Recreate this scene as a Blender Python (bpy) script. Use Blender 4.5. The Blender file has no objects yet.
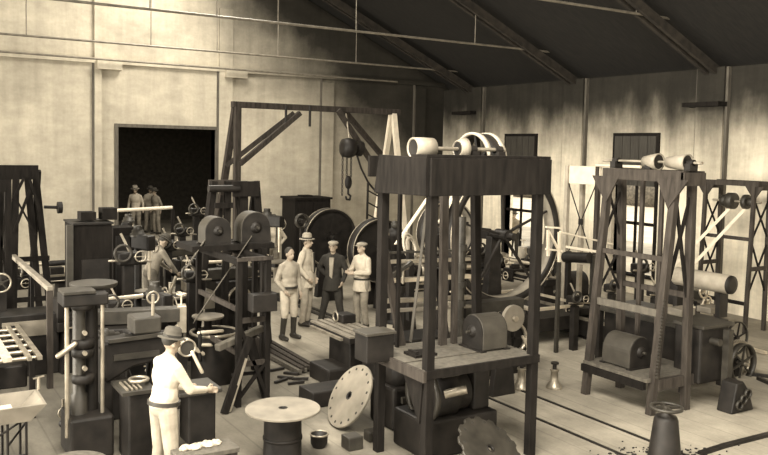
import bpy, math, random
from mathutils import Vector, Matrix
random.seed(7)
SC = bpy.context.scene
COL = SC.collection
V = Vector
# ------------------------------------------------------------------ camera
CAM_H = 3.56
YAW, TILT, ROLL = (math.radians(a) for a in (31.665, 3.543, 1.188))
FPX, PCY = 819.2, 227.5 - 28.4
fw = V((math.sin(YAW)*math.cos(TILT), math.cos(YAW)*math.cos(TILT), -math.sin(TILT)))
r0 = V((math.cos(YAW), -math.sin(YAW), 0)); u0 = r0.cross(fw)
rt = r0*math.cos(ROLL) + u0*math.sin(ROLL); up = -r0*math.sin(ROLL) + u0*math.cos(ROLL)
CP = V((0, 0, CAM_H))
cam_d = bpy.data.cameras.new('camera'); cam = bpy.data.objects.new('camera', cam_d); COL.objects.link(cam)
cam_d.sensor_width = 36; cam_d.lens = FPX/768*36; cam_d.shift_y = -28.4/768; cam_d.clip_end = 200; cam_d.clip_start = .05
cam.matrix_world = Matrix(((rt.x, up.x, -fw.x, 0), (rt.y, up.y, -fw.y, 0), (rt.z, up.z, -fw.z, CAM_H), (0, 0, 0, 1)))
SC.camera = cam
def ray(x, y): return fw*FPX + rt*(x-384) + up*(PCY-y)
def at(x, y, z=0.): d = ray(x, y); return CP + d*((z-CAM_H)/d.z)      # point seen there at height z
def aty(x, y, Y): d = ray(x, y); return CP + d*(Y/d.y)                # ... at depth Y
def atx(x, y, X): d = ray(x, y); return CP + d*(X/d.x)
# ------------------------------------------------------------------ materials
MATS = {}
def mat(name, v, rough=.75, metal=0., var=.35, scale=6., tint=(1., .885, .70), spec=.4, bump=.15, stretch=(1, 1, 1)):
    m = bpy.data.materials.new(name); m.use_nodes = True; nt = m.node_tree; N = nt.nodes; Lk = nt.links
    b = N['Principled BSDF']; b.inputs['Roughness'].default_value = rough; b.inputs['Metallic'].default_value = metal
    b.inputs['Specular IOR Level'].default_value = spec
    tc = N.new('ShaderNodeTexCoord'); mp = N.new('ShaderNodeMapping'); mp.inputs['Scale'].default_value = stretch
    Lk.new(tc.outputs['Object'], mp.inputs['Vector'])
    no = N.new('ShaderNodeTexNoise'); no.inputs['Scale'].default_value = scale; no.inputs['Detail'].default_value = 6
    Lk.new(mp.outputs[0], no.inputs['Vector'])
    cr = N.new('ShaderNodeValToRGB')
    lo, hi = v*(1-var), v*(1+var)
    cr.color_ramp.elements[0].position = .3; cr.color_ramp.elements[1].position = .7
    cr.color_ramp.elements[0].color = (*[lo*t for t in tint], 1); cr.color_ramp.elements[1].color = (*[min(1, hi*t) for t in tint], 1)
    Lk.new(no.outputs['Fac'], cr.inputs[0]); Lk.new(cr.outputs[0], b.inputs['Base Color'])
    if bump:
        bp = N.new('ShaderNodeBump'); bp.inputs['Strength'].default_value = bump; bp.inputs['Distance'].default_value = .02
        Lk.new(no.outputs['Fac'], bp.inputs['Height']); Lk.new(bp.outputs[0], b.inputs['Normal'])
    MATS[name] = m; return m
DARKT = (1., .84, .70)
mat('dark_timber', .010, .85, spec=.12, var=.4, stretch=(3, 3, .6), tint=DARKT)
mat('timber', .08, .8, var=.3, stretch=(3, 3, .6))
mat('frame_timber', .038, .8, spec=.15, var=.4, stretch=(3, 3, .6), tint=DARKT)
mat('pale_timber', .42, .8, var=.25, stretch=(3, 3, .6))
mat('cast_iron', .012, .55, var=.5, tint=DARKT, spec=.25)
mat('grey_iron', .032, .5, metal=.2, var=.4)
mat('worn_steel', .32, .38, metal=.6, var=.3)
mat('bright_steel', .70, .3, metal=.6, var=.15)
mat('plate_steel', .19, .6, metal=.15, var=.25, scale=4)
mat('dull_drum', .045, .55, metal=.2, var=.25)
mat('drum_metal', .22, .5, var=.2)
mat('white_paint', .60, .6, var=.12)
mat('pale_paint', .30, .6, var=.2)
mat('belt_leather', .055, .7, var=.3)
mat('pale_belt', .55, .7, var=.1)
mat('skin', .34, .6, var=.12, tint=(1., .80, .60), bump=0)
mat('hair', .03, .7, bump=0)
mat('white_cloth', .46, .9, var=.12, scale=14)
mat('khaki_cloth', .33, .9, var=.18, scale=10)
mat('grey_cloth', .22, .9, var=.25, scale=10)
mat('mid_cloth', .11, .9, var=.25, scale=10)
mat('dark_cloth', .022, .9, var=.3, scale=10)
mat('boot_leather', .03, .45, var=.3)
mat('hat_felt', .06, .9, var=.25)
mat('pale_felt', .27, .9, var=.2)
mat('rag', .38, .9, var=.3, scale=20)
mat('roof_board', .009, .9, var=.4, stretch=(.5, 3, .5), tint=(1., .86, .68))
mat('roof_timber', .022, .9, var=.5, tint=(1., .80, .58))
mat('rod_steel', .16, .45, metal=.2, var=.3)
mat('stone_trim', .36, .85, var=.2)
mat('shutter', .035, .7, var=.3, stretch=(6, 6, .5))
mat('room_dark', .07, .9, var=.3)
mat('yard_ground', .5, .9, var=.15, scale=1)
mat('foliage', .12, .9, var=.5)

def ramp(N, L, src, p0, c0, p1, c1):
    r = N.new('ShaderNodeValToRGB'); e = r.color_ramp.elements
    e[0].position, e[1].position = p0, p1; e[0].color = (c0, c0, c0, 1); e[1].color = (c1, c1, c1, 1)
    L.new(src, r.inputs[0]); return r.outputs[0]
def mul(N, L, a, b):
    m = N.new('ShaderNodeMath'); m.operation = 'MULTIPLY'; L.new(a, m.inputs[0])
    if isinstance(b, float): m.inputs[1].default_value = b
    else: L.new(b, m.inputs[1])
    return m.outputs[0]
def noise(N, L, tc, scale, stretch, detail=8, rough=.6):
    mp = N.new('ShaderNodeMapping'); mp.inputs['Scale'].default_value = stretch; L.new(tc, mp.inputs[0])
    n = N.new('ShaderNodeTexNoise'); n.inputs['Scale'].default_value = scale; n.inputs['Detail'].default_value = detail
    n.inputs['Roughness'].default_value = rough; L.new(mp.outputs[0], n.inputs[0]); return n.outputs['Fac']
def surface(name, base, tint, layers, rough=.9, bump=.3):
    m = bpy.data.materials.new(name); m.use_nodes = True; N = m.node_tree.nodes; L = m.node_tree.links
    b = N['Principled BSDF']; b.inputs['Roughness'].default_value = rough; b.inputs['Specular IOR Level'].default_value = .2
    tc = N.new('ShaderNodeTexCoord').outputs['Object']; f = None
    for (sc, st, p0, c0, p1, c1) in layers:
        o = ramp(N, L, noise(N, L, tc, sc, st), p0, c0, p1, c1)
        f = o if f is None else mul(N, L, f, o)
    vv = mul(N, L, f, base)
    cc = N.new('ShaderNodeCombineColor')
    for k in range(3): L.new(mul(N, L, vv, tint[k]), cc.inputs[k])
    L.new(cc.outputs[0], b.inputs['Base Color'])
    bp = N.new('ShaderNodeBump'); bp.inputs['Strength'].default_value = bump; bp.inputs['Distance'].default_value = .02
    L.new(f, bp.inputs['Height']); L.new(bp.outputs[0], b.inputs['Normal'])
    MATS[name] = m; return m, N, L, tc, vv, b, cc
surface('wall_plaster', .56, (1., .90, .71), [(.5, (1, 1, 1.6), .35, .72, .65, 1.), (2.2, (1, 1, 2.2), .3, .82, .7, 1.), (1.2, (3., 3., .35), .35, .84, .6, 1.), (14, (1, 1, 1), .3, .9, .7, 1.)])
# sooty streaks plus painted shade on the upper right wall, ragged lower edge
m_, N_, L_, tc_, vv_, b_, cc_ = surface('wall_soot_shade', .92, (1., .90, .71), [(.5, (1, 1, 1.6), .35, .75, .65, 1.), (2., (1, 1, 2.2), .3, .82, .7, 1.), (1.4, (3., 3., .3), .35, .75, .6, 1.), (14, (1, 1, 1), .3, .9, .7, 1.)])
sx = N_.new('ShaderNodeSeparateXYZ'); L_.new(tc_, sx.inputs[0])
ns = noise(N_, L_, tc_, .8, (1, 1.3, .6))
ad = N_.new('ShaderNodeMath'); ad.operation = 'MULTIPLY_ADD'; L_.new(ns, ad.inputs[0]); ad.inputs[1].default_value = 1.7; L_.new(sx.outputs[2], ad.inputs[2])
soot_shade = N_.new('ShaderNodeMapRange'); L_.new(ad.outputs[0], soot_shade.inputs[0])
soot_shade.inputs[1].default_value = 3.6; soot_shade.inputs[2].default_value = 5.85; soot_shade.inputs[3].default_value = 1.; soot_shade.inputs[4].default_value = .035; soot_shade.interpolation_type = 'SMOOTHSTEP'
v2 = mul(N_, L_, vv_, soot_shade.outputs[0])
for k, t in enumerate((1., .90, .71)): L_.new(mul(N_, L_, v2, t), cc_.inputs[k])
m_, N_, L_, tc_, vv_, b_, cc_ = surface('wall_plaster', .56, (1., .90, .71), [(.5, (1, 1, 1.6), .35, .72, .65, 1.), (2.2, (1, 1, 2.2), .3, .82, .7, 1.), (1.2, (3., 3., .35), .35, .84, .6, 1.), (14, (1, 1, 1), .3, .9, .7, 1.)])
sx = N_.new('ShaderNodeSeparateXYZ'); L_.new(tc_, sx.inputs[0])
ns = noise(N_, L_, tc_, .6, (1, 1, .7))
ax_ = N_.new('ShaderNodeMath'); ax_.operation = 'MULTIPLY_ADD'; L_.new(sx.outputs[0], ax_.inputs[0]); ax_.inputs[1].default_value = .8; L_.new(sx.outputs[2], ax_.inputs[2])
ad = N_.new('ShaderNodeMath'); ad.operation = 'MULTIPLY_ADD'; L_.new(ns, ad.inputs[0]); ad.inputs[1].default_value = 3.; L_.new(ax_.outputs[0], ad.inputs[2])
soot_shade = N_.new('ShaderNodeMapRange'); L_.new(ad.outputs[0], soot_shade.inputs[0])  # darkens the upper right corner, shade put into the plaster colour
soot_shade.inputs[1].default_value = 14.0; soot_shade.inputs[2].default_value = 17.3; soot_shade.inputs[3].default_value = 1.; soot_shade.inputs[4].default_value = .07
v2 = mul(N_, L_, vv_, soot_shade.outputs[0])
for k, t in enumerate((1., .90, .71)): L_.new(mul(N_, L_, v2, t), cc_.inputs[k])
# floor: worn boards and trodden dirt, oil stains
m_, N_, L_, tc_, vv_, b_, cc_ = surface('floor_worn', .46, (1., .90, .72), [(.35, (1, 1, 1), .38, .55, .62, 1.), (1.6, (1, .7, 1), .3, .72, .68, 1.), (8, (1.6, .5, 1), .3, .85, .7, 1.), (30, (1, 1, 1), .3, .86, .7, 1.)], rough=.8)
sx = N_.new('ShaderNodeSeparateXYZ'); L_.new(tc_, sx.inputs[0])
md = N_.new('ShaderNodeMath'); md.operation = 'PINGPONG'; L_.new(sx.outputs[0], md.inputs[0]); md.inputs[1].default_value = .21
v2 = mul(N_, L_, vv_, ramp(N_, L_, md.outputs[0], .005, .78, .015, 1.))
# oil-soaked ground around the left machines, ragged outline
nz = noise(N_, L_, tc_, .45, (1, .7, 1), 5)
oa = N_.new('ShaderNodeMath'); oa.operation = 'MULTIPLY_ADD'; L_.new(nz, oa.inputs[0]); oa.inputs[1].default_value = 5.; L_.new(sx.outputs[0], oa.inputs[2])
orr = N_.new('ShaderNodeMapRange'); L_.new(oa.outputs[0], orr.inputs[0]); orr.inputs[1].default_value = 7.0; orr.inputs[2].default_value = 8.6; orr.inputs[3].default_value = .42; orr.inputs[4].default_value = 1.
v2 = mul(N_, L_, v2, orr.outputs[0])
for k, t in enumerate((1., .90, .72)): L_.new(mul(N_, L_, v2, t), cc_.inputs[k])

# ------------------------------------------------------------------ mesh helpers
def frame_of(d, hint=None):
    d = d.normalized(); h = hint or (V((0, 0, 1)) if abs(d.z) < .9 else V((0, 1, 0)))
    a = d.cross(h).normalized(); b = a.cross(d).normalized(); return d, a, b
AX = {'X': V((1, 0, 0)), 'Y': V((0, 1, 0)), 'Z': V((0, 0, 1))}
class M:
    def __init__(s): s.v = []; s.f = []; s.sm = []
    def add(s, vs, fs, sm=False):
        n = len(s.v); s.v += [V(p) for p in vs]; s.f += [tuple(i+n for i in f) for f in fs]; s.sm += [sm]*len(fs); return s
    def hexa(s, p):   # 8 points: bottom 4 ccw then top 4
        return s.add(p, [(3, 2, 1, 0), (4, 5, 6, 7), (0, 1, 5, 4), (1, 2, 6, 5), (2, 3, 7, 6), (3, 0, 4, 7)])
    def box(s, x0, x1, y0, y1, z0, z1):
        return s.hexa([(x0, y0, z0), (x1, y0, z0), (x1, y1, z0), (x0, y1, z0), (x0, y0, z1), (x1, y0, z1), (x1, y1, z1), (x0, y1, z1)])
    def cbox(s, c, sx, sy, sz): return s.box(c[0]-sx/2, c[0]+sx/2, c[1]-sy/2, c[1]+sy/2, c[2]-sz/2, c[2]+sz/2)
    def bar(s, p, q, w, h, hint=None, w2=None, h2=None):
        p, q = V(p), V(q); d, a, b = frame_of(q-p, hint); w2 = w2 or w; h2 = h2 or h
        return s.hexa([p-a*w/2-b*h/2, p+a*w/2-b*h/2, p+a*w/2+b*h/2, p-a*w/2+b*h/2, q-a*w2/2-b*h2/2, q+a*w2/2-b*h2/2, q+a*w2/2+b*h2/2, q-a*w2/2+b*h2/2])
    def rev(s, c, axis, prof, seg=24, cap=True, closed=False):   # profile of (along, radius)
        c = V(c); d, a, b = frame_of(AX.get(axis) if isinstance(axis, str) else V(axis)); vs = []; fs = []
        for (t, r) in prof:
            for k in range(seg):
                an = 2*math.pi*k/seg; vs.append(c+d*t+(a*math.cos(an)+b*math.sin(an))*r)
        n = len(prof)
        for i in range(n if closed else n-1):
            j = (i+1) % n
            for k in range(seg): fs.append((i*seg+k, i*seg+(k+1) % seg, j*seg+(k+1) % seg, j*seg+k))
        s.add(vs, fs, True)
        if cap and not closed:
            s.add(vs[:seg], [tuple(reversed(range(seg)))]); s.add(vs[-seg:], [tuple(range(seg))])
        return s
    def cyl(s, p, q, r, r2=None, seg=16):
        p, q = V(p), V(q); return s.rev(p, q-p, [(0, r), ((q-p).length, r if r2 is None else r2)], seg)
    def ring(s, c, axis, R, w, t, seg=36):     # rectangular-section ring
        return s.rev(c, axis, [(-w/2, R-t), (-w/2, R), (w/2, R), (w/2, R-t)], seg, closed=True)
    def torus(s, c, axis, R, r, seg=28, n=8):
        return s.rev(c, axis, [(r*math.sin(2*math.pi*k/n), R+r*math.cos(2*math.pi*k/n)) for k in range(n)], seg, closed=True)
    def ell(s, c, rx, ry, rz, seg=14, rings=9, rot=None):
        c = V(c); vs = []; fs = []
        for i in range(rings+1):
            t = math.pi*i/rings
            for k in range(seg):
                a = 2*math.pi*k/seg; p = V((rx*math.sin(t)*math.cos(a), ry*math.sin(t)*math.sin(a), rz*math.cos(t)))
                vs.append(c+(rot@p if rot else p))
        for i in range(rings):
            for k in range(seg): fs.append((i*seg+k, (i+1)*seg+k, (i+1)*seg+(k+1) % seg, i*seg+(k+1) % seg))
        return s.add(vs, fs, True)
    def caps(s, p, q, r, r2=None, seg=12):      # capsule
        p, q = V(p), V(q); r2 = r if r2 is None else r2; L = (q-p).length; pr = []
        for k in range(5): t = -math.pi/2+math.pi/2*k/4; pr.append((r*math.sin(t), max(1e-4, r*math.cos(t))))
        for k in range(5): t = math.pi/2*k/4; pr.append((L+r2*math.sin(t), max(1e-4, r2*math.cos(t))))
        return s.rev(p, q-p, pr, seg)
    def tube(s, pts, r, seg=10):
        for a, b in zip(pts, pts[1:]): s.caps(a, b, r, seg=seg)
        return s
    def prism(s, pts, axis, t):       # polygon (list of 3d points) thickened along axis
        d = AX[axis]*t/2; n = len(pts); vs = [V(p)-d for p in pts]+[V(p)+d for p in pts]
        return s.add(vs, [tuple(reversed(range(n))), tuple(range(n, 2*n))]+[(k, (k+1) % n, n+(k+1) % n, n+k) for k in range(n)])
WL = {}
def build(m, name, material, parent=None, bevel=0., kind=None, label=None, remesh=0.):
    me = bpy.data.meshes.new(name)
    o0 = WL[parent.name] if parent else V((0, 0, 0))
    if parent is None and m.v:
        lo = V([min(p[k] for p in m.v) for k in range(3)]); hi = V([max(p[k] for p in m.v) for k in range(3)])
        o0 = V(((lo.x+hi.x)/2, (lo.y+hi.y)/2, lo.z))
        if kind == 'structure': o0 = V((0, 0, 0))
    me.from_pydata([tuple(p-o0) for p in m.v], [], m.f)
    me.polygons.foreach_set('use_smooth', m.sm); me.update()
    import bmesh as bmh
    bm = bmh.new(); bm.from_mesh(me); bmh.ops.recalc_face_normals(bm, faces=bm.faces)
    bm.to_mesh(me); bm.free()
    o = bpy.data.objects.new(name, me); COL.objects.link(o); me.materials.append(MATS[material])
    if parent: o.parent = parent; WL[o.name] = o0
    else: o.location = o0; WL[o.name] = o0
    if remesh:
        r = o.modifiers.new('r', 'REMESH'); r.mode = 'VOXEL'; r.voxel_size = remesh; r.use_smooth_shade = True
        q = o.modifiers.new('s', 'SMOOTH'); q.iterations = 4; q.factor = .5
    elif bevel:
        b = o.modifiers.new('b', 'BEVEL'); b.width = bevel; b.segments = 2; b.limit_method = 'ANGLE'; b.angle_limit = math.radians(50)
    if kind: o['kind'] = kind
    if label: o['label'] = label
    return o
def tag(o, label, cat, group=None):
    o['label'] = label; o['category'] = cat
    if group: o['group'] = group
    return o
def thing(name, label, cat, loc, group=None):
    o = bpy.data.objects.new(name, None); COL.objects.link(o); o.location = V(loc); o.empty_display_size = .1
    WL[o.name] = V(loc); return tag(o, label, cat, group)
def copy_thing(src, loc, label, rz=0., group=None, scale=None):
    r = src.copy(); COL.objects.link(r); r.location = V(loc); r.rotation_euler.z = rz; r['label'] = label
    if group: r['group'] = group
    if scale: r.scale = (scale,)*3
    def rec(a, b):
        for ch in a.children:
            c = ch.copy(); COL.objects.link(c); c.parent = b; rec(ch, c)
    rec(src, r); return r
def turn(o, rz): o.rotation_euler.z = rz; return o
def spoked(t, c, axis, R, width, n=6, rim=.05, hubr=.08, m='cast_iron', rimname='rim', spoke_r=.02, seg=40, rm=None):
    c = V(c); d, a, b = frame_of(AX[axis])
    build(M().ring(c, axis, R, width, rim, seg), rimname, rm or m, t)
    build(M().cyl(c-d*width*.6, c+d*width*.6, hubr, seg=18), 'hub', m, t)
    for k in range(n):
        an = 2*math.pi*(k+.3)/n; e = a*math.cos(an)+b*math.sin(an)
        build(M().bar(c+e*hubr*.8, c+e*(R-rim*.6), spoke_r*2, spoke_r*2.6, d, spoke_r*1.5, spoke_r*2), 'spoke', m, t)
# ------------------------------------------------------------------ setting
XR, YB, XL, YF = 16.3, 22.7, -4.6, -9.0
EAVE, SL = 5.55, .45
RIDGE = 5.85
def roof_z(x): return EAVE + SL*((XR-x) if x > RIDGE else (x-XL)*1.0)
S = 'structure'
build(M().box(XL-.3, 26, YF, 46, -.3, 0), 'floor', 'floor_worn', kind=S)
# back wall with the tall doorway
dx0, dx1, dz = 5.51, 8.24, 3.99
w = M(); t = .3
w.box(XL-.3, dx0, YB, YB+t, 0, EAVE); w.box(dx1, XR+.3, YB, YB+t, 0, EAVE); w.box(dx0, dx1, YB, YB+t, dz, EAVE)
w.prism([(XL-.3, YB+t/2, EAVE), (XR+.3, YB+t/2, EAVE), (RIDGE, YB+t/2, EAVE+SL*(XR-RIDGE)+.15)], 'Y', t)
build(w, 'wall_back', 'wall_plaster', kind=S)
# right wall with its openings  (y0,y1,z0,z1)
ops = [(18.05, 19.35, .3, 4.0), (13.66, 15.0, .5, 4.0), (9.0, 10.0, 1.0, 2.6)]
ops = ops[:2]+[(20.0, 20.42, .9, 3.0)]
def wall_with(xa, xb, yA, yB, ztop, ops):
    w = M(); ops = sorted(ops); y = yA
    for (a, b, c, d) in ops:
        w.box(xa, xb, y, a, 0, ztop); w.box(xa, xb, a, b, 0, c); w.box(xa, xb, a, b, d, ztop); y = b
    w.box(xa, xb, y, yB, 0, ztop); return w
build(wall_with(XR, XR+.3, YF, YB, EAVE, ops[:2]), 'wall_right', 'wall_soot_shade', kind=S)
LW = [(-6.5, -1.5, .9, 4.6), (-.5, 4.5, .9, 4.6), (5.5, 10.5, .9, 4.6), (11.5, 15.5, .9, 4.6), (16.5, 20.5, 1.2, 4.6)]
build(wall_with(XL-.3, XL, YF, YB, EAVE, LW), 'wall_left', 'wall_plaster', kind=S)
wf = wall_with(0, 1, 0, 1, 1, [])
w = M(); w.box(XL, -3.5, YF-.3, YF, 0, EAVE); w.box(15, XR, YF-.3, YF, 0, EAVE); w.box(-3.5, 15, YF-.3, YF, 4.6, EAVE)
w.prism([(XL-.3, YF-.15, EAVE), (XR+.3, YF-.15, EAVE), (RIDGE, YF-.15, EAVE+SL*(XR-RIDGE)+.15)], 'Y', t)
build(w, 'wall_front', 'wall_plaster', kind=S)
# roof: two slopes, with a glazed light strip in the left slope
th = .12
def slope(x0, x1, y0, y1):
    f = (lambda x: EAVE+SL*(XR-x)+.18) if x0 >= RIDGE-.01 else (lambda x: EAVE+SL*(x-XL)+.18)
    return [(x0, y0, f(x0)), (x1, y0, f(x1)), (x1, y1, f(x1)), (x0, y1, f(x0)), (x0, y0, f(x0)+th), (x1, y0, f(x1)+th), (x1, y1, f(x1)+th), (x0, y1, f(x0)+th)]
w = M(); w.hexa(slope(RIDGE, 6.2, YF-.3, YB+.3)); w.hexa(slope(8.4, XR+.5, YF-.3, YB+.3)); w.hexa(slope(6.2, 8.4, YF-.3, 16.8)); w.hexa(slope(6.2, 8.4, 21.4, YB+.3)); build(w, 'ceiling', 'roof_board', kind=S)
w = M(); w.hexa(slope(XL-.5, .6, YF-.3, YB+.3)); w.hexa(slope(3.4, RIDGE, YF-.3, YB+.3))
for a, b in ((YF-.3, -3), (9, YB+.3)): w.hexa(slope(.6, 3.4, a, b))
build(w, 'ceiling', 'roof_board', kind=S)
# ledge along the back wall and its piers
led = 5.66
n = 0
def trim(m, mm='wall_plaster'):
    global n; n += 1; return build(m, 'trim_%d' % n, mm, kind=S)
trim(M().box(XL, XR, YB-.10, YB, led, led+.14))
for x in (1.4, 4.97, 8.53, 11.85, 15.3):
    wd = .09 if x < 5 else .2
    trim(M().box(x-wd, x+wd, YB-.09, YB, 0, EAVE+1.9 if x < 9 else EAVE))
    if x in (4.97, 8.53): trim(M().box(x-.04, x+.6, YB-.22, YB, led-.16, led+.1))
    trim(M().box(x-wd-.05, x-wd, YB-.07, YB, 0, led), 'timber')
for y in (20.85, 16.45, 12.12, 7.8, 3.4, -1):
    trim(M().box(XR-.16, XR, y-.36, y+.36, 0, EAVE), 'wall_soot_shade')
    trim(M().box(XR-.10, XR, y-.42, y-.36, 0, EAVE), 'timber'); trim(M().box(XR-.10, XR, y+.36, y+.42, 0, EAVE), 'timber')  # dark strips drawn for the shadow along each pier side
for x, y in ((461, 113), (699, 104.5)):
    p = atx(x, y, XR-.35); t_ = build(M().box(XR-.42, XR, p.y-.55, p.y+.42, p.z-.05, p.z+.05), 'wall_bracket', 'dark_timber')
    tag(t_, 'short dark timber bracket high on the right wall, ' + ('above the striped flywheel' if x < 500 else 'on the near pier'), 'bracket')
# doorway frame, dim room beyond it
trim(M().box(dx0-.10, dx0, YB-.04, YB+.3, 0, dz).box(dx1, dx1+.10, YB-.04, YB+.3, 0, dz).box(dx0-.1, dx1+.1, YB-.04, YB+.3, dz, dz+.09), 'timber')
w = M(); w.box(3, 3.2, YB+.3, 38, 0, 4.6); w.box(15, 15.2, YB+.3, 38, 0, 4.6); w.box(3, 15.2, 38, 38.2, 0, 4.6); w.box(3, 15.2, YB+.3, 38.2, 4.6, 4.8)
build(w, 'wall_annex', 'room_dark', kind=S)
# openings in the right wall: frames, shutters hanging across their upper part, muntins
for i, (a, b, c, d) in enumerate(ops[:2]):
    f = M()
    for (y0, y1, z0, z1) in ((a-.07, a, c, d), (b, b+.07, c, d), (a-.07, b+.07, d, d+.08), (a-.07, b+.07, c-.06, c)): f.box(XR-.05, XR+.2, y0, y1, z0, z1)
    f.box(XR+.05, XR+.1, (a+b)/2-.03, (a+b)/2+.03, c, d)
    f.box(XR+.05, XR+.1, a, b, 1.75, 1.83)
    fr = build(f, 'window_%d' % (i+1), 'dark_timber', kind=S)
    z0 = (2.7, 2.75)[i]
    s = M()
    for k in range(5):
        y = a+(b-a)*k/5; s.box(XR-.07, XR-.02, y+.01, y+(b-a)/5-.01, z0, d)
    build(s, 'shutter', 'shutter', fr)
    build(M().box(XR+.11, XR+.12, a, b, c, 2.0), 'pane', 'bright_steel', fr) if False else None
# yard seen through them
build(M().box(XR+.3, 60, -20, 60, -.35, -.02), 'yard', 'yard_ground', kind=S)
h = M()
for k in range(16): h.ell((46+random.uniform(-2, 2), 8+k*3.4, .8), 2.6, 3.2, random.uniform(1.2, 2.6))
tag(build(h, 'hedge', 'foliage'), 'distant line of shrubs seen through the right wall openings', 'shrubs')
# floor rails
for x0, y0 in ((483, 376), (483, 396)):
    p = at(x0, y0)
    tag(build(M().box(p.x-.015, p.x+.015, 1.0, 16.0, 0, .02), 'floor_rail', 'cast_iron'),
        {376: 'narrow steel rail set in the floor, farthest right of those passing under the pulley stand', 396: 'narrow steel rail in the floor just left of its twin beneath the tall pulley stand',
         410: 'steel floor rail running past the handwheel pedestal', 449: 'steel floor rail ending near the bottom edge below the handwheel pedestal'}[y0], 'rail')
p = at(308, 307)
tag(build(M().box(p.x-.04, p.x+.04, 9.5, 20.5, 0, .03), 'floor_rail', 'grey_iron'), 'floor rail passing behind the four standing men', 'rail')
q = at(262, 292)
tag(build(M().box(q.x-.05, q.x+.05, 12, 20.5, 0, .03), 'floor_rail', 'grey_iron'), 'floor rail running between the belt tower and the standing men', 'rail')
# curved rail lower right
pts = [at(700, 455), at(725, 447), at(768, 436), at(800, 428)]
mm_ = M()
for a, b in zip(pts, pts[1:]): mm_.bar(a+V((0, 0, .02)), b+V((0, 0, .02)), .07, .04)
tag(build(mm_, 'curved_rail', 'cast_iron'), 'dark curved rail on the floor at the lower right corner', 'rail')
# ------------------------------------------------------------------ roof trusses: rafter, strut, tie rod and its hangers are the parts
def truss(y, zr, label, hang, lo_x=None):
    t = thing('roof_truss', label, 'roof truss', (XR, y, EAVE))
    g = lambda x: EAVE+SL*(XR-x)
    build(M().bar((XR, y-.09, g(XR)-.12), (RIDGE, y-.09, g(RIDGE)-.12), .09, .2).bar((XR, y+.12, g(XR)-.12), (RIDGE, y+.12, g(RIDGE)-.12), .09, .2), 'rafter', 'roof_timber', t)
    g2 = lambda x: EAVE+SL*(x-XL)
    build(M().bar((XL, y, g2(XL)-.12), (RIDGE, y, g2(RIDGE)-.12), .2, .2), 'rafter', 'roof_timber', t)
    build(M().cyl((XL, y, zr), (XR, y, zr), .028, seg=8), 'tie_rod', 'rod_steel', t)
    for x in hang:
        top = g(x) if x > RIDGE else g2(x)
        build(M().cyl((x, y, zr), (x, y, top), .012, seg=6), 'hanger_rod', 'rod_steel', t)
truss(12.1, 6.5, 'roof truss nearest the camera whose tie rod crosses the upper right corner', (9.6, 13.6))
truss(16.5, 6.22, 'middle roof truss whose tie rod crosses the top of the picture', (4.62, 6.01, 7.39, 9.33, 12.76))
truss(21.1, 6.04, 'roof truss closest to the back wall with a pair of tie rods', (3.0, 5.94, 7.70, 9.46, 11.95))
truss(7.7, 6.5, 'roof truss overhead in front of the camera, mostly above the frame', (9,))
t = M().cyl((XL, YB-.35, 5.78), (14.2, YB-.35, 5.70), .028, seg=8)
tag(build(t, 'wall_rod', 'rod_steel'), 'lowest steel rod running just before the back wall ledge', 'rod')
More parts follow.
